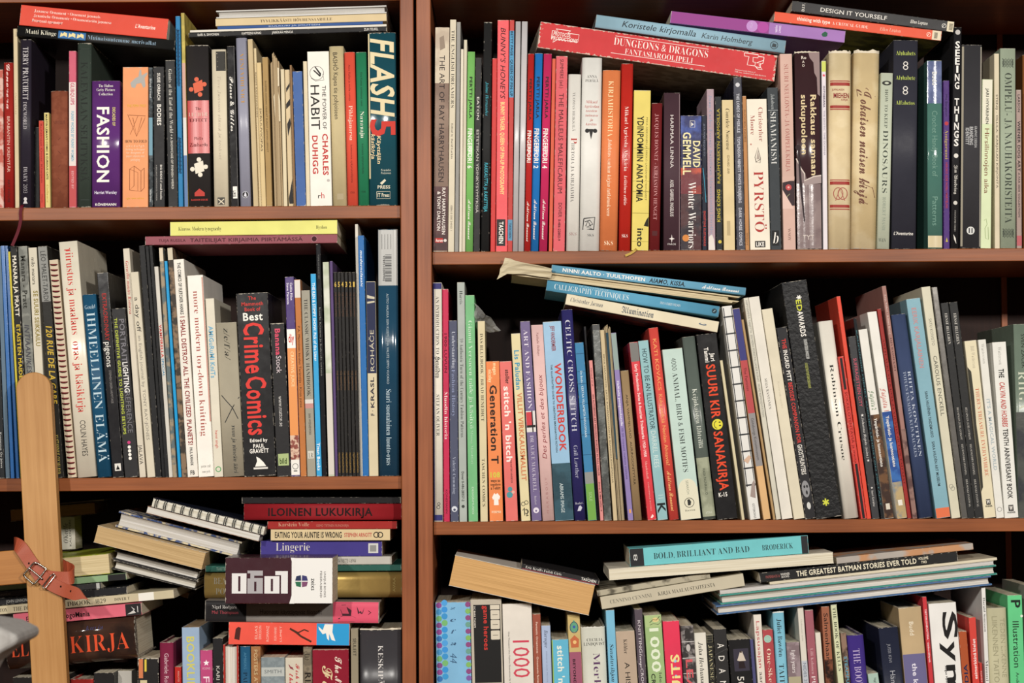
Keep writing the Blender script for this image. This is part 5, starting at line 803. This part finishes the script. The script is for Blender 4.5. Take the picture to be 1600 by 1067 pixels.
B(261,295,333,364,268,'dcdad2','white comic book with pale outlined lettering',[("IT'S A MAGICAL WORLD",515,812,.5,.4,'a8b4b8','b'),('Watterson',285,367,.5,.4,'b0aea8','s')],mk=[('O',.5,975,9,2,'8a8a86')])
B(318,380,371,424,278,'deddd6','white anniversary comic book with red and black lettering',[('THE',390,427,.5,.36,'2a2826','b'),('CALVIN AND HOBBES',445,632,.5,.36,'b8524c','j'),('TENTH ANNIVERSARY BOOK',640,930,.5,.34,'2a2826','b'),('Watterson',298,372,.5,.26,'b0aea8','s'),('W',960,978,.5,.26,'W','bh'),('WARNER',984,991,.5,.6,'3a3a36','bh')],d=.2,mk=[('R',.32,.68,956,982,'2c2a28')])
B(410,462,426,482,203,'6c7a6c','large green photo book at the right picture edge',[('RIIGA',400,560,.55,.6,'c8ccb8','s'),('SVEN ZACEK',245,387,.68,.26,'23281f','n')],hc=1,bulge=.001,g=.3,d=.22,bands=[(570,1010,'34363a',.0,1,('4a4c48',30))])
q=(760,3.81)
L(883,475.6,1120.5,519.4,17.2,'d8cdb2','cream paperback titled Illumination, lowest of its slanting pile',[('Illumination',800,990,.5,.55,'4a5460','f'),('Christopher Jarman',495,687,.55,.4,'5a6068','i')],q=q,mk=[('D',.5,1282,(7,24),'6a7480'),('D',.55,1282,(3,14),'d8cdb2')],d=.16,g=.4,under=('3c3444','8a3a34',30))
L(853,454,1122.3,495.6,16.8,'5a9ab8','blue book titled CALLIGRAPHY TECHNIQUES',[('CALLIGRAPHY TECHNIQUES',400,842,.5,.5,'d4dee0','s'),('THE ENCYCLOPEDIA OF',540,720,.88,.14,'b8ccd4','s'),('DIANA HARDY WILSON',1030,1150,.5,.25,'d4dee0','s')],q=q,hc=1,bulge=.001,d=.17,y=.004,mk=[('D',.5,1352,15,'28383f'),('L',[(.4,1347),(.6,1357)],4,'8fb0bc')])
L(798,432.5,1152,477.3,11.5,'cfc2a2','coverless yellowed paper bundle with torn left end',[],nocover=1,ragged=1,pc='cbbd9c',d=.14,nm='paper_bundle',cat='papers',y=.002)
L(861,428.6,1164.5,464.5,12,'6ba3bf','blue comic book with white capitals and black handwriting, topmost',[('NINNI AALTO · TUULTHOPEN',450,940,.5,.45,'ece8e2','b'),('AIAMO, KISSA.',965,1180,.5,.55,'24282a','j'),('Arktinen Banaani',1280,1500,.5,.5,'ece8e2','k')],q=q,hc=1,bulge=.001,d=.15,y=.0)

# ================================================================== lower right shelf
crop('F', 670, 910, 6.796, 1067)
B(70,438,82,452,210,'7fb2d4','light blue book with rows of coloured dots',[('z',255,285,.5,.16,'3c5a7a','ih'),('e',370,415,.5,.16,'3c5a7a','ih'),('f',500,540,.5,.16,'3c5a7a','ih'),('a',622,665,.5,.16,'3c5a7a','ih'),('44',750,855,.5,.2,'3c5a7a','i')],g=.25,d=.14,mk=[('D',.26,y_,32,c_) for y_,c_ in zip(range(215,1060,71),('4f9bd8','3f8fd4','3f8fc8','74b070','3a8fd0','3c94cc','4f9bd8','3f8fd4','3f8fc8','74b070','3a8fd0','3c94cc'))]+[('D',.1,y_,30,c_) for y_,c_ in zip(range(240,1060,71),('8a4a8c','4a8fc0','6fa86a','7c4a84','8a4a8c','3a6fae','8a4a8c','4a8fc0','6fa86a','7c4a84','8a4a8c','3a6fae'))]+[('D',.93,y_,28,c_) for y_,c_ in zip(range(235,1060,71),('8a4a7c','7fb060','8a4a7c','6a9a8a','8a4a7c','7fb060','8a4a7c','6a9a8a','8a4a7c','7fb060','8a4a7c','7a5aa0'))])
B(440,770,462,790,180,'b9b0a0','white framed black book about game heroes with cream dice blocks',[('game heroes',245,717,.49,.15,'c43a34','b'),('1',292,390,.82,.1,'3a3632','nd') and ('DC BARK THORPE',250,478,.13,.05,'d8d0c4','b')],g=.25,d=.14,bands=[(235,1064,'242323',.09,.95)],mk=[('D',.0,0,0,'K')][:0]+[('R',.63,.93,240,288,'cfc6b4')]+[('P',[(.64,298+k),(.67,293+k),(.9,293+k),(.93,298+k),(.93,385+k),(.9,390+k),(.67,390+k),(.64,385+k)],'cfc6b4') for k in (2,106,218)]+[('L',[(.7,343+k),(.87,343+k)],5,'3a3632') for k in (2,106,218)])
B(780,1090,803,1114,225,'d9d2c8','white thick paperback with slim red numerals',[('1000 F',615,1180,.6,.55,'c8485a','n'),('One Thousand One Fashion Illustrations by the World',520,1180,.2,.05,'4a4644','n')],g=.4,d=.14)
B(1100,1185,1118,1205,335,'95503f','rust red narrow paperback of ornaments',[('Fantastic Ornaments · Ornements fantastiques',420,1170,.5,.22,'e0c0b0','b')])
B(1194,1290,1212,1308,457,'a5b4d0','pale blue narrow paperback with cursive word',[('Baroque',505,692,.5,.4,'5a6074','i'),('DESIGNS AND MOTIFS',730,1060,.5,.12,'8a94ac','n')])
B(1302,1482,1322,1496,605,'62b0cc','sky blue paperback with cream lettering and green edge',[("stitch 'n bitch",670,1360,.5,.36,'e0e4d8','b')],mk=[('R',.0,.07,610,1400,'8fae5a')])
crop('F', 870, 930, 7.79, 1067)
B(130,275,162,318,235,'c2ab72','tan spine with flower and gem prints above pink',[('BEYOND THE',775,1250,.38,.2,'2c1c22','b')],bands=[(690,1700,'9a566c')],mk=[('P',[(.5,300),(.75,350),(.85,420),(.7,450),(.5,445),(.3,450),(.15,420),(.25,350)],'5f9a7c'),('D',.5,385,17,'3a5aa0'),('O',.5,390,(48,65),8,'34405c'),('P',[(.5,485),(.85,535),(.8,635),(.2,635),(.15,535)],'bc6844'),('D',.5,570,22,'e0b878')])
B(293,585,317,610,390,'c9c8bb','off-white rounded hardcover with purple bold letters',[('Merkillinen',700,1600,.6,.28,'55325c','S'),('CECILIA',522,558,.55,.66,'4a4a44','sh'),('LINDQVIST',572,610,.52,.86,'4a4a44','sh')],hc=1,g=.35,torn=1,d=.15,tc='d8d6cc')
B(597,697,636,745,180,'78b4d0','sky blue slim book with black cursive',[('Sanatuvihjon mies',590,1240,.5,.45,'2c343a','i')],d=.2)
B(718,940,752,990,435,'b4a08c','beige hardcover ending in HISTORY capitals',[('A HISTORY',815,1400,.5,.25,'2c2622','n'),('Köhler',535,712,.48,.2,'3a322c','s')],d=.15)
B(942,1040,994,1090,170,'574d56','dark mauve spine lettered KNITTING',[('KNITTING',305,700,.5,.34,'d0c8cc','n'),('lounge',710,880,.5,.36,'d0c8cc','k'),('CROCHET',890,1250,.5,.34,'d0c8cc','n')],d=.2)
B(1056,1275,1124,1320,240,'9ab47c','green craft ideas book with dotted white numerals',[('1000',400,935,.52,.5,'dce4cc','b'),('CRAFT',950,1250,.3,.22,'2a2c24','b'),('Ideas',945,1150,.72,.16,'4a5240','n')],bands=[(242,385,'a8bc84',.05,.97)],mk=[('L',[(.3,360),(.5,345),(.8,358),(.95,330),(.85,290)],5,'2a2c24'),('D',.65,300,(40,28),'d8c488'),('L',[(.3,330),(.5,295),(.7,305),(.9,260)],7,'2a2c24')])
B(1285,1490,1334,1530,312,'dc3c58','bright pink-red paperback with rainbow letters reading upward',[('FRUiTS',720,1430,.6,.5,'e8d890','bu')],g=.3,mk=[('D',.6,800,20,'9ac4d8'),('D',.6,985,16,'8ab8d0'),('D',.6,880,14,'6a94b8')])
crop('F', 1050, 930, 7.79, 1067)
B(103,258,134,288,370,'8d8684','spine of black and white photo strips with pink letters',[('LEA',780,1180,.5,.5,'cc5a60','b')],m=('3a3636',90),wr=.3,mk=[('R',.0,1,562,568,'d8d4d0'),('R',.0,1,760,766,'d8d4d0'),('R',.0,1,948,954,'d8d4d0'),('P',[(.3,530),(.3,430),(.5,400),(.65,430),(.8,530)],'34302f'),('D',.5,640,(25,45),'b8b2ae')])
B(266,410,296,440,455,'d9d4c8','white paperback with black cursive',[('Juha Hevhuman',565,1110,.5,.36,'2a2826','i')],g=.4)
B(414,497,442,528,480,'2a2926','black narrow spine with gold-grey capitals',[('JAPANESE C',605,1110,.5,.5,'b0a884','s')],mk=[('L',[(.1,485),(.9,485),(.9,570),(.1,570),(.1,485)],4,'8a8468'),('L',[(.1,510),(.9,510)],3,'8a8468'),('L',[(.1,535),(.9,535)],3,'8a8468')],d=.13)
B(500,660,532,690,410,'2f2e2e','dark charcoal book with spaced letters ADA',[('A',585,642,.5,.5,'e4e0d8','nd'),('D',738,800,.5,.45,'e4e0d8','nd'),('A',892,950,.5,.5,'e4e0d8','nd'),('M',1045,1110,.5,.45,'e4e0d8','nd')],d=.17,mk=[('L',[(.05,720),(.95,655)],2,'6a6866')])
B(683,943,722,985,535,'201f20','black square book with a small seated figure picture',[('50',985,1110,.45,.3,'d8d4cc','n')],g=.3,mk=[('R',.2,.9,650,922,'3a3642'),('P',[(.4,760),(.5,690),(.6,680),(.7,760),(.75,800),(.65,800),(.6,880),(.48,880),(.45,800),(.35,790)],'c8bcae'),('P',[(.42,800),(.66,800),(.72,890),(.4,890)],'2a2022'),('D',.55,690,12,'3a2a26')],d=.14)
B(946,988,990,1025,535,'4c4c74','thin blue-violet spine left of the tall white one',[])
B(990,1083,1038,1135,235,'dad2c6','tall white paperback with thin red letters',[('Lapsusajan',315,882,.5,.42,'b8545a','n'),('aarre',932,1180,.5,.42,'5a5450','n')],d=.2)
B(1104,1222,1142,1272,418,'a8484c','muted red book with a mint yarn ball',[('One-Skein',650,1150,.48,.4,'e4d0b8','S')],mk=[('D',.45,530,46,'9cc0b0'),('L',[(.2,510),(.5,500),(.7,530)],4,'84a898'),('L',[(.25,545),(.5,560),(.7,545)],4,'84a898')])
B(1226,1360,1276,1414,205,'7ab4c8','worn pale blue hardcover with black serif lettering',[('Juliet Bawden',285,747,.52,.4,'23282a','s'),('TAITO',835,1150,.5,.45,'23282a','s')],hc=1,torn=1,tc='d8dcd8',wr=1,d=.18)
B(1388,1550,1417,1570,570,'96858a','mauve photo paperback with white lettering',[('light years',670,945,.5,.3,'e0d8d8','n')],m=('7d6c70',60),bands=[(990,1600,'a8a084')])
crop('F', 1230, 920, 7.26, 1067)
B(112,183,181,244,190,'d2ccc0','slim white paperback with faint grey lettering',[('Uudistunut taide',345,590,.5,.22,'a8a298','n'),('NIDES 20',840,1080,.5,.5,'6a7480','n')],bands=[(815,1500,'b8bcc4')],d=.19)
B(195,297,247,333,240,'9a5a64','dusty rose spine with pink and white lettering',[('Lilli Kohonen',675,965,.5,.34,'d0a8ac','s'),('PU',985,1100,.5,.45,'e8dcdc','S')],d=.16)
B(318,372,352,428,495,'d6d0c2','short plain white spine before the copper book',[],d=.12)
B(382,478,438,522,200,'9a6048','copper brown spine with black rounded letters',[('Salmenhaara',275,862,.5,.5,'1f1614','n')],bands=[(800,1700,'7a4a36',.0,1,('2a1c18',70))],d=.18)
B(488,565,582,640,180,'cdd0ac','pale yellow-green slim book lettered THE BOOK OF KELLS',[('THE BOOK OF KELLS',210,930,.5,.5,'2a2c22','s')],torn=.6,tc='d8d8c4')
B(606,666,652,714,500,'4a3c34','brown photo spine with light blue capitals',[('STEAMPUNK',765,1180,.5,.5,'5f9ab0','b')],m=('8a7060',70))
B(678,864,718,904,525,'40307a','purple hardcover with lilac serif capitals',[('THE BOOK',680,1120,.48,.42,'b8a8cc','s')],hc=1,g=.35)
B(912,1030,927,1045,958,'a4bcb0','short mint spine beside the navy book',[('light',1010,1120,.65,.22,'4a5a50','n')])
B(1036,1250,1068,1288,435,'252838','navy hardcover with small spaced grey capitals',[('JUSSI KIVI',620,832,.45,.15,'8a8c94','n'),('Hämärän',930,1250,.5,.26,'a8aab0','n')],hc=1,bulge=.001,g=.35,d=.14)
crop('F', 1400, 900, 6.39, 1067)
B(24,248,62,290,310,'b8a07c','tan and violet knitting book',[('Budd',455,592,.5,.18,'e0d4bc','b'),('the knitter',870,1300,.48,.2,'dcd8e4','b')],hc=1,bulge=.001,g=.4,bands=[(778,2000,'6a658c')],d=.14,wr=.8)
B(262,304,312,354,208,'c23a40','slim bright red booklet with white capitals',[('TIETOKONEUUTISIA · tiedonvälitystä',330,862,.5,.36,'f0d8d8','b')])
B(322,598,348,618,268,'e4e2de','white thick book with huge cropped black letters',[('S',355,635,.72,.5,'211f1f','bd'),('y',655,860,.72,.5,'211f1f','bd'),('m',890,1200,.7,.45,'211f1f','bd'),('Angus Hyland',895,1100,.45,.07,'2a2828','b')],g=.3,d=.15)
B(622,704,637,718,550,'a85230','orange-brown spine with navy upward letters',[('INDIA',880,1180,.5,.45,'242a4c','bu')],d=.13)
B(724,797,747,814,412,'cc463e','red spine with white letters reading upward',[('esimerkkinä',765,1028,.52,.4,'f0e0dc','bu'),('kielet',627,752,.52,.4,'f0e0dc','bu')],d=.15)
B(817,849,823,856,865,'b83a36','small thin red booklet beside the tall white spine',[('TOIMET',945,1060,.5,.4,'e8c8c4','n')])
B(852,893,880,920,112,'dcdad6','tall slim white book with black serif name',[('Harald Sonesson',215,557,.5,.5,'2a2a28','s'),('Muumi ja',840,1120,.5,.6,'2a2a28','s')],d=.2)
B(908,1100,928,1124,318,'b8b394','pale sage hardcover with embossed capitals',[('TEIDEN LIIKENNE',420,1010,.76,.22,'9a967a','n'),('LIIKENNEN TAITO',400,1060,.36,.26,'9a967a','n')],hc=1,g=.5)
B(1110,1258,1134,1276,190,'62c284','bright green paperback lettered Illustration',[('Illustration',450,912,.5,.42,'1f2a22','n'),('P',238,318,.55,.6,'1f2a22','bd'),('Andrew Hall',960,1250,.5,.2,'2a4030','n')],mk=[('D',.93,400,13,'d8e0d0')],d=.16)
B(1283,1390,1288,1395,90,'9a968c','grey-beige book at the right picture edge behind the pile',[],y=.06,d=.13)
# slanting piles on top
L(701,914.5,920,961.5,48,'d8d0c4','very thick block of tan page edges tipped to the right',[],pages=1,pc='cfa36a',d=.16,y=-.01,mk=[])
L(814,890.5,935,916.3,8,'2a2829','thin black book with white cursive on the tan block',[("Eric Kroll's Fetish Girls",820,876,.5,.5,'d8d4cc','s'),('TASCHEN',907,930,.5,.5,'d8d4cc','b')],d=.15,y=.002,mk=[('R',.0,.12,815,934,'8a3a44')])
q=(1100,3.2)
L(1120,961.3,1550,914.3,14.6,'4a6a94','large blue hardcover with page edges outward, bottom of its pile',[],pages=1,hc=1,pc='cfcbc6',d=.22,y=-.004,wr=.4)
L(1126,945.6,1558,898.6,15.4,'3f8a80','large green hardcover with page edges outward in the pile',[],pages=1,hc=1,pc='cfcac4',d=.22,y=-.002,wr=.4)
L(1125,929.4,1553,882.9,6,'c9c5c0','floppy grey-white magazine on the green hardcover',[],pages=1,pc='c9c5c4',d=.2,y=.0,nm='magazine',cat='magazine')
L(1203,914,1558,875.6,4.2,'d2c8b0','cream folded pamphlet below the black superhero paperback',[],d=.18,y=.0,nm='pamphlet',cat='pamphlet')
L(1188,911,1497,877.5,15,'262626','black comic collection with bold cream capitals',[('THE GREATEST BATMAN STORIES EVER TOLD',465,1065,.5,.52,'e0d8c0','b'),('VOLUME',1075,1125,.7,.26,'e0d8c0','b'),('TWO',1088,1115,.3,.26,'e0d8c0','b'),('PAPERBACK & ',312,382,.5,.26,'8a4a48','b'),('WARNER',386,432,.62,.22,'c8c4bc','b'),('BOOKS',390,428,.35,.2,'c8c4bc','b')],q=q,d=.16,y=.002,wr=.7)
L(1308,883,1521,860.2,10,'bb8a64','worn tan paperback on the black comic collection',[],d=.16,y=.004,m=('a8a098',40),wr=1.5)
L(941,954.3,1164,917.5,19.5,'bfb6a0','grey-cream paperback with thin serif capitals tipped upward',[('KIRJA MAALAUSTAITEESTA',1030,1119,.5,.3,'4a4840','s'),('CENNINO CENNINI',955,1020,.5,.3,'7a766a','s')],d=.16)
L(934,933,1110,904.7,9,'a8a08c','dark-printed pamphlet under the floppy cream book',[],d=.17,y=.008,nm='pamphlet',cat='pamphlet',m=('5a5448',50))
L(952,906.5,1303,880,17.5,'ddd6c4','floppy cream paperback with page edges outward',[],pages=1,pc='ddd6c2',d=.17,y=.0)
L(985,886.6,1264,865.3,28,'6fbcc0','turquoise book with black ends lettered BOLD, BRILLIANT AND BAD',[('BOLD, BRILLIANT AND BAD',1022.5,1172,.5,.34,'2a3a3c','S'),('BRODERICK',1192,1240,.5,.3,'2a3a3c','S'),('8',991,997,.5,.36,'c8c8c4','np')],bands=[(985.5,1007,'2b2c2e'),(1253.5,1263.5,'2b2c2e')],d=.15,y=.004)

# ------------------------------------------------------------------ build every book
settle(); stack_up()
USED = {}
for b in BOOKS:
    for tx in b['texts']:
        st = tx[6][0] if len(tx) > 6 else 'n'; USED.setdefault(ALIAS.get(st, st), set()).update(tx[0])
make_glyphs(USED)
for b in BOOKS: build_book(b)

# ------------------------------------------------------------------ ribbons, coils, wire, torn sheets
def ring_mesh(name, rx, ry, r, n=14, k=5):
    """a small oval ring in the XY plane"""
    V, F = [], []
    for i in range(n):
        a = 6.2832 * i / n
        for j in range(k):
            q = 6.2832 * j / k; V.append(((rx + r * math.cos(q)) * math.cos(a), (ry + r * math.cos(q)) * math.sin(a), r * math.sin(q)))
            F.append((i * k + j, ((i + 1) % n) * k + j, ((i + 1) % n) * k + (j + 1) % k, i * k + (j + 1) % k))
    me = bpy.data.meshes.new(name); me.from_pydata(V, [], F); me.polygons.foreach_set('use_smooth', [True] * len(F)); return me
def band(pts, wdir, width, thick, taper=None):
    """a flat strip with thickness along a path; wdir(i, tangent) gives the direction of its width"""
    V, F = [], []; n = len(pts)
    for i, p in enumerate(pts):
        tg = (pts[min(i + 1, n - 1)] - pts[max(i - 1, 0)]).normalized(); w = wdir(i, tg); nn = tg.cross(w).normalized() * thick / 2; wd = width * (taper[i] if taper else 1) / 2
        V += [p + w * wd + nn, p - w * wd + nn, p - w * wd - nn, p + w * wd - nn]
        if i: F += [(4 * i - 4 + a, 4 * i - 4 + (a + 1) % 4, 4 * i + (a + 1) % 4, 4 * i + a) for a in range(4)]
    F += [(0, 1, 2, 3), (4 * n - 1, 4 * n - 2, 4 * n - 3, 4 * n - 4)]
    return V, F
def smooth_path(P, k=6):
    out = []
    for i in range(len(P) - 1):
        a, b, c, d = P[max(i - 1, 0)], P[i], P[i + 1], P[min(i + 2, len(P) - 1)]
        for j in range(k):
            f = j / k; out.append(.5 * ((2 * b) + (c - a) * f + (2 * a - 5 * b + 4 * c - d) * f * f + (3 * b - a - 3 * c + d) * f ** 3))
    return out + [P[-1]]
UPW = lambda i, tg: (Vector((0, 0, 1)) - tg * tg.z).normalized()
SIDEW = lambda i, tg: tg.cross(Vector((0, 1, 0))).normalized()
for b in BOOKS:
    o, root = b['o'], b['root']; inv = root.matrix_basis.inverted()
    if o.get('ribbon'):
        pts = ((36, 320, .003), (34, 322.5, -.003), (32, 332, -.004), (32, 345, -.004), (28, 362, -.006), (19, 384, -.008)) if o['ribbon'] == 1 else ((994.5, 388.8, .002), (992, 391.2, -.003), (986, 395.5, -.003), (977, 399.5, -.004))
        V, F = band(smooth_path([px2w(*p) for p in pts]), SIDEW, .0042 if o['ribbon'] == 1 else .003, .0004)
        mesh_obj('bookmark_ribbon', [inv @ v for v in V], F, ink('5a1420' if o['ribbon'] == 1 else 'b89a4a', .5), root, True)
    if o.get('coil'):
        me = ring_mesh('coil_ring', b['t'] / 2 - .0011, .0062, .00085); me.materials.append(ink('74202a', .35)); n = 40
        for i in range(n):
            c = bpy.data.objects.new('coil_ring', me); COL.objects.link(c); c.parent = root
            c.location = (0, .0022, .006 + (b['L'] - .012) * i / (n - 1)); c.rotation_euler = (.12, .1, 0)
    if o.get('wire'):
        me = ring_mesh('wire_loop', b['t'] / 2 - .0003, .006, .0006); me.materials.append(ink('1c2426', .3)); n = 13
        for i in range(n):
            for e in (-.0013, .0013):
                c = bpy.data.objects.new('wire_loop', me); COL.objects.link(c); c.parent = root
                c.location = (.006 + (b['L'] - .012) * i / (n - 1) + e, .003, b['t'] / 2 + .0002); c.rotation_euler = (0, math.pi / 2, 0)
    if o.get('plastic'):
        m, N, Lk, p = nodes_of('clear_plastic'); p.inputs['Base Color'].default_value = lin('c8c8c4'); p.inputs['Roughness'].default_value = .12; p.inputs['Alpha'].default_value = .38
        rnd = random.Random(3); n = 9; V, F = [], []
        edge = [(742, 474, .0), (752, 488, .01), (762, 492, .03), (772, 503, .05), (782, 516, .06)]
        ep = smooth_path([px2w(*e) for e in edge], 2); bp = smooth_path([px2w(*e) for e in ((743.5, 504, .002), (746, 503, .01), (750, 506, .03), (756, 512, .05), (762, 520, .06))], 2)
        for a, c in zip(bp, ep):
            for j in range(6): V.append(inv @ (a.lerp(c, j / 5) + Vector([rnd.uniform(-.002, .002) for _ in range(3)])))
        F = [(i * 6 + j, i * 6 + j + 1, i * 6 + j + 7, i * 6 + j + 6) for i in range(len(ep) - 1) for j in range(5)]
        mesh_obj('torn_plastic', V, F, m, root)
    if o.get('nm') == 'paper_bundle' and b['lying']:
        rnd = random.Random(5); V, F = [], []; top = [(789, 403), (797, 404.5), (806, 408), (822, 410), (842, 414), (862, 420)]; bot = [(776, 436), (792, 428.5), (803, 427), (822, 428.5), (842, 431), (862, 434)]
        for k, (a, c) in enumerate(zip(top, bot)):
            for j in range(5):
                f = j / 4; V.append(inv @ (px2w(c[0] + (a[0] - c[0]) * f + rnd.uniform(-1, 1), c[1] + (a[1] - c[1]) * f + rnd.uniform(-1, 1), -.004 - .008 * f + rnd.uniform(-.001, .001))))
        F = [(i * 5 + j, i * 5 + j + 1, i * 5 + j + 6, i * 5 + j + 5) for i in range(5) for j in range(4)]
        s = mesh_obj('torn_sheet', V, F, paper_mat('d4c8aa', True), root); md = s.modifiers.new('thickness', 'SOLIDIFY'); md.thickness = .0012

# ------------------------------------------------------------------ wooden upright with crossbar, leather strap, grey cloth
C1 = lambda x, y, Y: px2w(x / 3.367, 750 + y / 3.367, Y)
PT, PB = px2w(51, 606, -.034), Vector((0, 0, 0))
a1, a2 = px2w(59.8, 750, -.047), px2w(73.5, 1000, -.068)
slope = (a2 - a1) / (a2.z - a1.z); foot = a1 - slope * a1.z; topc = a1 + slope * (px2w(51, 606, -.04).z - a1.z)
stand = bpy.data.objects.new('wooden_stand', None); COL.objects.link(stand); stand.location = foot
tag(stand, 'pale varnished wooden upright with rounded top leaning before the left shelves', 'wooden stand')
ax = (topc - foot); H = ax.length; zl = ax.normalized(); xl = (Vector((1, 0, 0)) - zl * zl.x).normalized(); yl = zl.cross(xl)
stand.matrix_world = Matrix.Translation(foot) @ Matrix((xl, yl, zl)).transposed().to_4x4()
HW, TH = .0226, .018
prof = [(-HW, 0), (HW, 0)] + [(HW * math.cos(math.pi * i / 14), H + .021 * math.sin(math.pi * i / 14)) for i in range(15)]
n = len(prof); V = [(x, 0, z) for x, z in prof] + [(x, TH, z) for x, z in prof]
up = mesh_obj('upright', V, [tuple(range(n)), tuple(range(n, 2 * n))[::-1]] + [(i, (i + 1) % n, n + (i + 1) % n, n + i) for i in range(n)], PINE, stand, True)
bv = up.modifiers.new('soft_edges', 'BEVEL'); bv.width = .0012; bv.segments = 2; bv.limit_method = 'ANGLE'
minv = stand.matrix_basis.inverted()
pz = [minv @ C1(0, 376, -.05), minv @ C1(0, 556, -.05)]
box('crossbar', -.42, -HW - .0004, .0035, .0155, pz[1].z, pz[0].z, PINE_X, stand, .001)
# strap
leather, N, Lk, p = nodes_of('tan_leather'); nz = N.new('ShaderNodeTexNoise'); nz.inputs['Scale'].default_value = 90; nz.inputs['Detail'].default_value = 6
rp_ = N.new('ShaderNodeValToRGB'); rp_.color_ramp.elements[0].color = lin('8a3a24'); rp_.color_ramp.elements[1].color = lin('b85a3c'); Lk.new(nz.outputs['Fac'], rp_.inputs[0]); Lk.new(rp_.outputs[0], p.inputs['Base Color']); p.inputs['Roughness'].default_value = .42
strap = bpy.data.objects.new('leather_strap', None); COL.objects.link(strap); strap.location = C1(240, 520, -.07)
tag(strap, 'reddish brown leather strap with metal buckle fastened round the wooden upright', 'strap'); sinv = strap.matrix_basis.inverted()
def pl(y):                                   # depth of the upright's front face at a height in the C1 crop
    z = C1(240, y, -.06).z; return (foot + slope * z).y
tail = [(200, 492, -.0065), (230, 515, -.007), (262, 541, -.006), (300, 562, -.006), (340, 579, -.0075), (390, 596, -.011), (428, 610, -.013), (466, 630, -.015)]
V, F = band(smooth_path([C1(x, y, pl(y) + d) for x, y, d in tail], 5), SIDEW, .0172, .0024, [1] * 26 + [.97, .92, .8, .66, .5, .34, .2, .1, .05, .02])
mesh_obj('strap_end', [sinv @ v for v in V], F, leather, strap, True)
loop = [(215, 506, -.0035), (160, 428, -.0035), (112, 358, -.0035), (84, 335, .004), (90, 345, .024), (200, 395, .0245), (330, 455, .0245), (378, 478, .016), (386, 500, .004), (362, 516, -.0035), (290, 515, -.0035), (240, 508, -.0035)]
V, F = band(smooth_path([C1(x, y, pl(y) + d) for x, y, d in loop], 6), lambda i, tg: SIDEW(i, tg) if i < 16 else UPW(i, tg), .0172, .0024)
mesh_obj('strap_loop', [sinv @ v for v in V], F, leather, strap, True)
for x, y, d in ((120, 396, -.0049), (152, 438, -.0049), (222, 521, -.0086), (320, 560, -.0081), (372, 585, -.0113)):
    c = sinv @ C1(x, y, pl(y) + d); mesh_obj('punched_hole', [(c.x + .0012 * math.cos(.6283 * i), c.y, c.z + .0015 * math.sin(.6283 * i)) for i in range(10)], [tuple(range(10))], ink('1a0c08', .8), strap)
def tube(name, P, r, mat, parent, closed=False, k=6):
    n = len(P); V, F = [], []
    for i, p_ in enumerate(P):
        a_, b_ = P[(i - 1) % n if closed else max(i - 1, 0)], P[(i + 1) % n if closed else min(i + 1, n - 1)]; tg = (b_ - a_).normalized(); s_ = tg.cross(Vector((0, 1, 0.01))).normalized(); q_ = tg.cross(s_)
        V += [p_ + s_ * r * math.cos(6.2832 * j / k) + q_ * r * math.sin(6.2832 * j / k) for j in range(k)]
    m_ = n if closed else n - 1
    F = [(i * k + j, i * k + (j + 1) % k, ((i + 1) % n) * k + (j + 1) % k, ((i + 1) % n) * k + j) for i in range(m_) for j in range(k)]
    return mesh_obj(name, V, F, mat, parent, True, True)
steel = ink('a8a49c', .22, 1)
fr = [(178, 436), (196, 437), (237, 462), (239, 474), (186, 541), (172, 543), (130, 506), (128, 494)]
tube('buckle', smooth_path([sinv @ C1(x, y, pl(y) - .0105) for x, y in fr + fr[:1]], 3)[:-1], .0012, steel, strap, True)
tube('buckle_prong', [sinv @ C1(x, y, pl(y) - .0112) for x, y in ((152, 462), (172, 478), (196, 497), (222, 520))], .0011, steel, strap)
kp = [(284, 492), (291, 502), (240, 568), (228, 568), (224, 560), (270, 500)]
tube('keeper', [sinv @ C1(x, y, pl(y) - .0095) for x, y in kp], .0009, steel, strap, True)
# grey cloth close to the camera
G = [(31, 1002), (24, 992), (0, 980), (-120, 962), (-320, 960), (-330, 1300), (-110, 1300), (-70, 1120), (-30, 1045), (0, 1021), (20, 1010)]
gm, N, Lk, p = nodes_of('grey_cloth'); wv = N.new('ShaderNodeTexNoise'); wv.inputs['Scale'].default_value = 30; rp_ = N.new('ShaderNodeValToRGB'); rp_.color_ramp.elements[0].color = lin('77736f'); rp_.color_ramp.elements[1].color = lin('a5a29e'); Lk.new(wv.outputs['Fac'], rp_.inputs[0]); Lk.new(rp_.outputs[0], p.inputs['Base Color']); p.inputs['Roughness'].default_value = .9
P3 = [px2w(x, y, -.75) for x, y in G]; zf = 0.0
for i in (5, 6): P3[i].z = zf
n = len(P3); V = [tuple(v) for v in P3] + [(v.x, v.y + .1, v.z) for v in P3]
g = mesh_obj('grey_cloth_bag', V, [tuple(range(n)), tuple(range(n, 2 * n))[::-1]] + [(i, (i + 1) % n, n + (i + 1) % n, n + i) for i in range(n)], gm, None, True)
bv = g.modifiers.new('rounded', 'BEVEL'); bv.width = .006; bv.segments = 3
tag(g, 'blurred grey cloth corner poking in at the lower left picture edge', 'bag')
